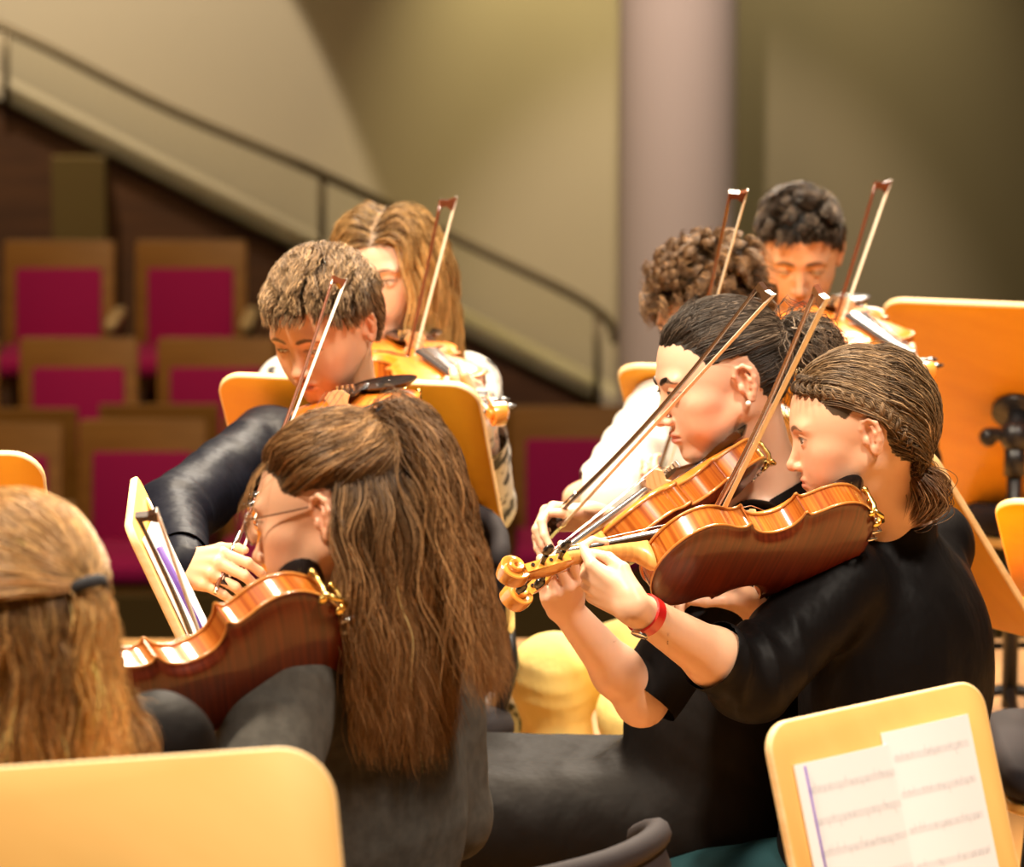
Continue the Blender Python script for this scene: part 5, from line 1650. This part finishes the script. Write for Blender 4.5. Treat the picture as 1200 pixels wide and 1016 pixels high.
kL = hc - r*.12 + f*.45; kR = hc + r*.16 + f*.45; p.legs(kL, kR, kL + V(0, 0, -.47), kR + V(0, 0, -.47))
cR = p.wrR + (p.elR - p.wrR)*.14; cL = p.wrL + (p.elL - p.wrL)*.12
def ex(g):
    g.cone(p.shL, p.elL, .062, .055, .03); g.cone(p.elL, p.wrL, .053, .038, .02); g.cone(p.shR, p.elR, .062, .058, .03); g.cone(p.elR, p.wrR, .056, .040, .02)
p.garment('shirt', MT['navy'], ('torso', 'yoke'), .012, .0055, .035, [(p.shR, p.elR, .004, .10, .07), (p.elR, p.wrR, .004, .07, .07), (p.shL, p.elL, .004, .12, .07)], .0035,
    cuts=[(p.neck + V(0, 0, .010), p.up + p.f*.2, .085), (cR, p.wrR - p.elR, .07), (cL, p.wrL - p.elL, .07)], extra=ex, seed=12)
p.garment('trousers', MT['blackjersey'], ('thigh', 'calf'), .012, .008, .03, (), .003)
PEOPLE.append(p)
p.finish(HM, base=(.66, .37, .22), scalp=(.08, .05, .028), lid=.0026, brow=(.05, .028, .014), browr=.0036, fine=.0018, gaze=(0, -.6), fine_boxes=[(bh @ Vector((0, .07, 0)), .10, .0024)], coarse=.007)
collar_ring(p, MT['navy'], .062, .008, .012)
def short_hair(p, HM, seed, n, cols, wave, wl, curl, top, side, sweep, clump=.5, ncl=60, T=12, rad=.0005, lift=.3, extra=None, name='hair', step=None):
    Fh = p.hairfield(.012, h=.005)
    roots, lr = no_ear(*sample_scalp(HM, p.l, p.mask, p.v, n, seed, extra=extra))
    w = np.clip((lr[:, 2] - .03)/.05, 0, 1)
    R = np.array(HM.to_3x3()); sw = R @ np.array(sweep)
    dn = R @ np.array((0, -.15, -1.0))
    L = (side + (top - side)*w)/T
    nrm_ = norm(roots - np.array(HM @ Vector((0, -.014, .02))))
    def fl(q, i, t):
        d = norm(w[:, None]*(sw + nrm_*lift*(1 - t)*1.5) + (1 - w)[:, None]*dn)
        return d*(L/(L.mean()))[:, None]
    S = grow(Fh, roots, fl, T, L.mean(), .0015 + (.004 + .012*w)*np.random.RandomState(seed).rand(len(roots)), seed=seed, clump=clump, nclump=ncl, wave=wave, wl=wl, curl=curl)
    return p.hair(name, S, rad, hair_cols(len(S), T, *cols))
short_hair(p, HM, 61, 9000, ((.07, .042, .022), (.125, .080, .044), (.19, .125, .072), .35, 4, (.34, .24, .14), .3), .003, .035, 0, .050, .020, (-.35, .8, -.1), clump=.4, ncl=110, lift=.12)

# ================================================================ blonde girl behind the boy
A = P(452, 412, 7.20); B = solve_far(A, 588, 490, .592, False)
vo, VM = violin('orange violin with pale fingerboard held by the blonde girl at the back', A, B, (.15, -.42, .9))
print('INFO BLONDE', B.y, [round(q) for q in proj(VM @ Vector((.22, 0, .045)))[:2]])
_n = (VM.to_3x3() @ Vector((.09, 0, 1))).normalized(); _o = VM @ Vector((.35, 0, .03)); _v = (Vector((0, 0, CAMH)) - _o).normalized(); _r = _n*2*_n.dot(_v) - _v; print('INFO reflect', [round(q, 2) for q in (_o + _r*((6.5 - _o.z)/_r.z))])
tip = P(534, 234, 7.0); frog = solve_far(tip, 418, 545, .742, False)
fr, tp, up = bow_line(VM, .19, (534, 234)); print('INFO frog', [round(q, 2) for q in proj(fr)])
bo, BM = bow('slender violin bow raised in front of the blonde girl', fr, tp, (-.7, -.2, .6))
p = Person('young person with long blonde hair and black and white patterned cardigan, playing violin')
HM = head_matrix(P(453, 322, 7.28), 18, 2, 8, .94)
f = Vector((.05, -1, 0)).normalized(); r = f.cross(Vector((0, 0, 1)))
shc = P(442, 456, 7.40); hc = shc + V(0, .02, -.48)
p.torso(shc - r*.165, shc + r*.165, hc - r*.1, hc + r*.1, P(448, 412, 7.38), .95)
hL = left_hand(p, VM, P(566, 500, 6.80), P(566, 590, 7.02), .93)
bh = bow_hand(p, BM, P(330, 560, 7.18), .93)
add_head(p.b, HM, p.neck, lid=.0036, neckr=.046)
kL = hc - r*.16 + f*.42; kR = hc + r*.10 + f*.42; p.legs(kL, kR, kL + V(.02, -.05, -.46), kR + V(0, 0, -.46))
def ex(g):
    g.cone(p.shL, p.elL, .062, .055, .03); g.cone(p.elL, p.wrL, .053, .042, .02); g.cone(p.shR, p.elR, .062, .056, .03); g.cone(p.elR, p.wrR, .053, .042, .02)
    g.cone(hc, (kL + kR)/2 + V(0, 0, .02), .13, .13, .06); g.ell(kL + V(.02, 0, -.03), (.10, .10, .12), .05)
p.garment('cardigan', MT['pattern'], ('torso', 'yoke'), .014, .0065, .035, [(p.shL, p.elL, .005, .06, .07)], .004,
    cuts=[(p.neck + V(0, 0, .006), p.up + p.f*.25, .085), (p.wrR + (p.elR - p.wrR)*.1, p.wrR - p.elR, .07), (p.wrL + (p.elL - p.wrL)*.1, p.wrL - p.elL, .07)], extra=ex, seed=14)
p.garment('leggings', MT['blackjersey'], ('thigh', 'calf', 'foot'), .008, .008, .03, (), .002)
PEOPLE.append(p)
p.finish(HM, base=(.72, .45, .31), scalp=(.22, .13, .06), lid=.0036, brow=(.05, .028, .016), fine=.0022, gaze=(0, -.4), fine_boxes=[(hL @ Vector((0, .07, 0)), .09, .003)], coarse=.008, lips=(.60, .22, .17))
Fh = p.hairfield(.020, box=(np.array(HM.translation) - [.25, .25, .45], np.array(HM.translation) + [.25, .25, .2]))
up_ = p.dirW((0, 0, 1)); bk = p.dirW((0, -1, 0)); rt = p.dirW((1, 0, 0))
roots, lr = sample_scalp(HM, p.l, p.mask, p.v, 8500, 71)
side = np.where(lr[:, 0] + .008 > 0, 1.0, -1.0)[:, None]
def fl(q, i, t):
    a = rt*side*.95 + bk*.75 + up_*(.15 if i < 3 else 0)
    return norm(a*max(0, 1 - i/8.0) + (GRAV + rt*side*.05 - bk*.02)*min(1, i/6.0)*1.15)
offr = (.004 + .020*np.random.RandomState(9).rand(len(roots)))
S = grow(Fh, roots, fl, 30, .0110, offr, seed=72, clump=.5, nclump=70, wave=.006, wl=.10)
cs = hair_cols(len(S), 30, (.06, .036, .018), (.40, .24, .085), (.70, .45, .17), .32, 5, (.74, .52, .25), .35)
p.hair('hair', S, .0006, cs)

# ================================================================ boy at the back
A = P(956, 372, 7.50); B = solve_far(A, 1090, 442, .592, False)
vo, VM = violin('orange violin with pale fingerboard held by the dark-haired boy at the back right', A, B, (.10, -.50, .86))
_n = (VM.to_3x3() @ Vector((.09, 0, 1))).normalized(); _o = VM @ Vector((.35, 0, .03)); _v = (Vector((0, 0, CAMH)) - _o).normalized(); _r = _n*2*_n.dot(_v) - _v; print('INFO reflect', [round(q, 2) for q in (_o + _r*((6.5 - _o.z)/_r.z))])
fr, tp, up = bow_line(VM, .19, (1043, 214)); print('INFO frog', [round(q, 2) for q in proj(fr)])
bo, BM = bow('tallest raised violin bow, held by the dark-haired boy at the back right', fr, tp, (-.7, -.2, .6))
p = Person('young person with short black hair looking down, at the back right, playing violin')
HM = head_matrix(P(938, 296, 7.62), 4, 18, 0, .93)
f = Vector((.05, -1, 0)).normalized(); r = f.cross(Vector((0, 0, 1)))
shc = P(932, 432, 7.76); hc = shc + V(0, .02, -.50)
p.torso(shc - r*.165, shc + r*.165, hc - r*.1, hc + r*.1, P(936, 390, 7.74), .95, male=True)
hL = left_hand(p, VM, P(1075, 462, 7.18), P(1068, 545, 7.40), .93)
bh = bow_hand(p, BM, P(830, 540, 7.50), .93)
add_head(p.b, HM, p.neck, lid=.0026, male=True, neckr=.048)
kL = hc - r*.14 + f*.42; kR = hc + r*.14 + f*.42; p.legs(kL, kR, kL + V(0, 0, -.46), kR + V(0, 0, -.46))
def ex(g):
    for a, b_, c in ((p.shL, p.elL, p.wrL), (p.shR, p.elR, p.wrR)): g.cone(a, b_, .060, .054, .03); g.cone(b_, c, .052, .040, .02)
p.garment('shirt', MT['blackjersey'], ('torso', 'yoke'), .012, .0075, .035, (), .003, cuts=[(p.neck + V(0, 0, .010), p.up + p.f*.2, .085), (p.wrR + (p.elR - p.wrR)*.1, p.wrR - p.elR, .07), (p.wrL + (p.elL - p.wrL)*.1, p.wrL - p.elL, .07)], extra=ex, seed=15)
p.garment('trousers', MT['blackjersey'], ('thigh', 'calf'), .012, .009, .03, (), .003)
PEOPLE.append(p)
p.finish(HM, base=(.64, .35, .20), scalp=(.018, .014, .011), hairdz=-.004, lid=.0026, brow=(.012, .008, .006), browr=.0042, fine=.0022, gaze=(0, -.7), fine_boxes=[(hL @ Vector((0, .07, 0)), .09, .003)], coarse=.009)
short_hair(p, HM, 81, 7000, ((.014, .009, .006), (.030, .020, .014), (.055, .040, .030), .4, 4, (.20, .155, .12), .2), .0035, .03, 1, .030, .014, (.15, .55, .15), clump=.5, ncl=70, lift=.25)

# ================================================================ curly girl in white shirt
p = Person('young person with curly brown hair, white shirt and yellow trousers, face mostly hidden')
HM = head_matrix(P(829, 374, 6.95), 42, 16, 0, .93)
f = Vector((-.86, -.5, 0)).normalized(); r = f.cross(Vector((0, 0, 1)))
shc = P(838, 500, 7.08); hc = P(880, 765, 7.15)
p.torso(shc - r*.165, shc + r*.165, hc - r*.1, hc + r*.1, P(842, 458, 7.06), .95)
tip = P(875, 226, 6.62); frog = solve_far(tip, 766, 612, .742, True)
bo, BM = bow('violin bow standing up in front of the curly-haired head', frog, tip, (-.7, -.2, .6))
print('INFO CURLY frog', [round(q, 2) for q in proj(frog)])
bh = bow_hand(p, BM, P(706, 588, 6.96), .93)
p.arm('L', P(820, 600, 6.60), None, elbow=P(885, 640, 6.80)); add_hand(p.b, p.wrL, Vector((-.8, -.3, .4)), (.3, .8, .4), 'L', [(40, 50, 40)]*4, 2, .93)
add_head(p.b, HM, p.neck, neckr=.046)
kL = P(752, 835, 6.66); kR = P(648, 792, 6.86)
p.legs(kL, kR, kL + V(.0, .02, -.46), kR + V(.0, .03, -.47), r=(.082, .060, .052, .040))
p.garment('trousers', MT['yellow'], ('thigh', 'calf'), .006, .0055, .03, [(kR + V(0, 0, .05), kR - V(0, 0, .12), .003, .03, .08), (kL + V(0, 0, .05), kL - V(0, 0, .12), .003, .03, .08)], .0015, seed=21)
def ex(g):
    for a, b_, c in ((p.shL, p.elL, p.wrL), (p.shR, p.elR, p.wrR)): g.cone(a, b_, .066, .056, .03); g.cone(b_, c, .054, .040, .02)
p.garment('shirt', MT['white'], ('torso', 'yoke'), .014, .0065, .035, [(p.shR, p.elR, .005, .05, .07), (p.elR, p.wrR, .004, .04, .07)], .003, cuts=[(p.neck + V(0, 0, .010), p.up + p.f*.2, .085), (p.wrR + (p.elR - p.wrR)*.12, p.wrR - p.elR, .07), (p.wrL + (p.elL - p.wrL)*.1, p.wrL - p.elL, .07)], extra=ex, seed=22)
PEOPLE.append(p)
p.finish(HM, base=(.68, .40, .26), scalp=(.05, .03, .018), hairdz=.004, fine=.0024, gaze=(0, -.4), coarse=.008)
short_hair(p, HM, 91, 8500, ((.03, .017, .009), (.065, .037, .019), (.12, .07, .036), .45, 4, (.28, .175, .09), .2), .0085, .034, 1, .060, .085, (-.1, .15, .0), clump=.75, ncl=170, T=22, rad=.0005, lift=.25)
# ================================================================ sheet music
def sheet(name, label, A, u, v, n, x0, y0, w, h, cat='sheet music', staves=6, seed=0, curve=.0, parent_binding=False, group=None):
    """a page lying on a stand board; n points out of the board toward the reader"""
    rs = np.random.RandomState(seed)
    M = frame(A + u*x0 + v*y0 + n*.0075, u, -v, n)
    m = MB(); rows = []
    N = 14
    for i in range(N + 1):
        x = w*i/N; z = curve*math.sin(PI*i/N)
        rows.append([(x, 0, z + .0022), (x, -h, z + .0022), (x, -h, z), (x, 0, z)])
    m.grid(rows, 0, closed=True); m.add(rows[0], [(0, 1, 2, 3)]); m.add(rows[-1], [(3, 2, 1, 0)])
    o = m.build(name, MT['paper'], None, smooth=False, M=M)
    setup(o, label, cat, group)
    k = MB(); z = .0024
    for s in range(staves):
        y = -h*(.10 + .86*s/staves)
        zf = lambda x: z + curve*math.sin(PI*x/w)
        for l in range(5):
            yy = y - l*.0017
            k.grid([[(w*(.07 + .86*i/12), yy, zf(w*(.07 + .86*i/12))) , (w*(.07 + .86*i/12), yy - .00035, zf(w*(.07 + .86*i/12)))] for i in range(13)])
        x = w*.10
        while x < w*.92:
            if rs.rand() < .8:
                yy = y - rs.uniform(-.001, .008); up_s = rs.rand() < .5
                k.ball((x, yy, zf(x)), (.0011, .0008, .0002), 6)
                k.box((x + .0008, min(yy, yy + (.006 if up_s else -.006)), zf(x)), (x + .0012, max(yy, yy + (.006 if up_s else -.006)), zf(x) + .0002))
            x += rs.uniform(.004, .010)
    kk = k.build('notation', MT['ink'], o, smooth=False, M=M)
    return o, M
A, u, v, W, H = STANDS['b']; n = -u.cross(v).normalized()
print('INFO b board', W, H, n)
o, M = sheet('sheet_music', 'left page of sheet music on the lower right stand, purple binding at its edge', A, u, v, n, .028, .052, .165, .30, staves=7, seed=1, curve=.003)
m = MB(); m.tube([(.014, -.004, .0035), (.015, -.16, .0035), (.018, -.298, .0035)], .0013, 6); m.build('binding', MT['purple'], o, M=M)
sheet('sheet_music', 'right page of the white sheet music on the lower right stand, raised slightly higher', A, u, v, n, .170, .038, .142, .30, staves=6, seed=2, curve=.006)
# stand seen from its edge, in front of the girl in glasses
A = P(149, 617, 5.34); v = (P(274, 880, 5.34) - A); H = v.length; v.normalize(); u = Vector((-.085, 1, 0)); u = (u - v*u.dot(v)).normalized()
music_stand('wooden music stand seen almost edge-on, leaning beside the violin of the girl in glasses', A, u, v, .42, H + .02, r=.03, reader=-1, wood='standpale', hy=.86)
n = -u.cross(v).normalized()
o2, _ = sheet('sheet_music', 'white sheet music seen edge-on upon the thin leaning stand by the girl in glasses', A, u, v, n, .03, .03, .33, .26, seed=5, curve=.012, staves=6)
m = MB(); Mx = frame(A + u*.03 + v*.03 + n*.0075, u, -v, n)
m.tube([(.01, -.02, .016), (.012, -.13, .018), (.014, -.25, .016)], .0045, 8); m.build('binding', MT['purple'], o2, M=Mx)

# ================================================================ chairs and stools
def make_chair(label, group=None):
    root = empty('orchestra_chair', label, 'chair', group)
    m = MB(); m.prism(rrect(-.22, -.21, .22, .21, .07, 6), .43, .485, bev=.022); m.build('seat_pad', MT['chairfab'], root, auto=50)
    m = MB(); m.prism(rrect(-.215, -.205, .215, .205, .07, 6), .41, .43, bev=.004); m.build('seat_shell', MT['chairtrim'], root, auto=50)
    # curved backrest: padded front, glossy wooden inner shell
    rows = []; rows2 = []
    for i in range(15):
        a = math.radians(-62 + 124*i/14); R = .27; e = abs(-1 + 2*i/14)
        top = .80 - .05*e**3; bot = .56 + .05*e**3; t = .026*(1 - .35*e**4)
        c = Vector((R*math.sin(a), .02 + R*math.cos(a) - .06, 0)); d = Vector((math.sin(a), math.cos(a), 0))
        ring = []
        for k in range(12):
            b = 2*PI*k/12; ring.append(c + d*(t*math.cos(b)) + Vector((0, 0, (top + bot)/2 + (top - bot)/2*math.copysign(abs(math.sin(b))**.5, math.sin(b)))))
        rows.append(ring)
        rows2.append([c + d*(t + .002) + Vector((0, 0, top - .05)), c + d*(t + .008) + Vector((0, 0, top - .06)), c + d*(t + .008) + Vector((0, 0, bot + .05)), c + d*(t + .002) + Vector((0, 0, bot + .04))])
    m = MB(); m.grid(rows, 0, closed=True); m.add(rows[0], [tuple(range(12))]); m.add(rows[-1], [tuple(range(12))])
    bp = m.build('backrest', MT['chairfab'], root, auto=70)
    m = MB(); m.grid([r_ for r_ in rows2], 0, closed=True); m.add(rows2[0], [(0, 1, 2, 3)]); m.add(rows2[-1], [(3, 2, 1, 0)]); m.build('backrest_shell', MT['chairtrim'], bp, auto=50)
    pts = []
    for i in range(15):
        a = math.radians(-62 + 124*i/14); e = abs(-1 + 2*i/14); pts.append((.27*math.sin(a)*1.02, -.04 + .27*math.cos(a)*1.02, .805 - .05*e**3))
    m = MB(); m.tube(pts, .017, 10); m.build('backrest_piping', MT['chairfab'], bp)
    for s in (1, -1):
        m = MB(); m.tube([(s*.17, .16, .42), (s*.17, .225, .55), (s*.165, .215, .62)], .011, 8); m.build('back_support', MT['blackmetal'], root)
    for sx in (1, -1):
        for sy in (1, -1):
            m = MB(); m.tube([(sx*.18, sy*.16, .42), (sx*.20, sy*.20, .01)], .012, 8); m.ball((sx*.20, sy*.20, .012), .014, 8); m.build('leg', MT['blackmetal'], root)
    for sy in (1, -1):
        m = MB(); m.tube([(-.19, sy*.18, .20), (.19, sy*.18, .20)], .008, 8); m.build('stretcher', MT['blackmetal'], root)
    return root
def chair_at(src, px, py, Y, ang, label, z=.80):
    """backrest top centre seen at that spot; ang turns the sitter's facing"""
    q = P(px, py, Y); R = Matrix.Rotation(math.radians(ang), 4, 'Z'); back = R @ Vector((0, .23, 0))
    M = Matrix.Translation((q.x - back.x, q.y - back.y, 0)) @ R
    print('INFO chair z wanted', q.z)
    if src is None:
        o = make_chair(label); o.matrix_world = M; return o
    return dup(src, M, label)
def chair_under(src, o, ang, label, sz=1.0):
    M = Matrix.Translation((o[0], o[1], 0)) @ Matrix.Rotation(math.radians(ang), 4, 'Z') @ Matrix.Diagonal((1, 1, sz, 1))
    if src is None:
        c = make_chair(label); c.matrix_world = M; return c
    return dup(src, M, label)
g_ = PEOPLE[2]; h_ = (g_.hipL + g_.hipR)/2
q = P(745, 966, 4.97)
ch = chair_under(None, (q.x - .22, q.y - .126), -130, 'black padded chair with curved back and glossy wooden shell, at the bottom centre')
g_ = PEOPLE[4]; h_ = (g_.hipL + g_.hipR)/2
chair_under(ch, (h_.x - .02, h_.y + .06), -38, 'dark grey chair of the boy in dark shirt, beside the tall orange stand', 1.0)
q = P(1240, 560, 8.45); chair_under(ch, (q.x, q.y), 8, 'black chair behind the black stand post at the right edge')
q = P(1312, 870, 6.45); chair_under(ch, (q.x, q.y), -90, 'black padded chair at the lower right edge beside the sheet music stand')
def make_stool(label):
    root = empty('padded_stool', label, 'stool', None)
    m = MB(); m.lathe([(.0, 0), (.15, 0), (.165, .012), (.168, .035), (.15, .05), (.0, .052)], 28); m.build('seat_pad', MT['chairfab'], root, auto=50, M=Matrix.Translation((0, 0, -.052)))
    m = MB(); m.tube([(0, 0, -.05), (0, 0, -.36)], .022, 12); m.build('post', MT['blackmetal'], root)
    for k in range(4):
        a = PI/2*k + .4; m = MB(); m.tube([(0, 0, -.22), (.19*math.cos(a), .19*math.sin(a), -.44)], .013, 8); m.build('leg', MT['blackmetal'], root)
    return root

names = ['the girl in black blouse', 'the girl with pearl earring', 'the girl in glasses', 'the light-haired girl at the left edge', 'the boy in dark shirt', 'the blonde girl', 'the dark-haired boy at the back', 'the girl in yellow trousers']
st0 = None
for i_, (p_, nm) in enumerate(zip(PEOPLE, names)):
    if i_ in (2, 4): continue
    h = (p_.hipL + p_.hipR)/2; zt = h.z - .105; lb = 'round black padded stool under ' + nm
    f2 = Vector((p_.f.x, p_.f.y, 0)).normalized()
    M = Matrix.Translation((h.x + f2.x*.03, h.y + f2.y*.03, zt)) @ Matrix.Diagonal((1, 1, zt/.445, 1))
    if st0 is None: st0 = make_stool(lb); st0.matrix_world = M
    else: dup(st0, M, lb)
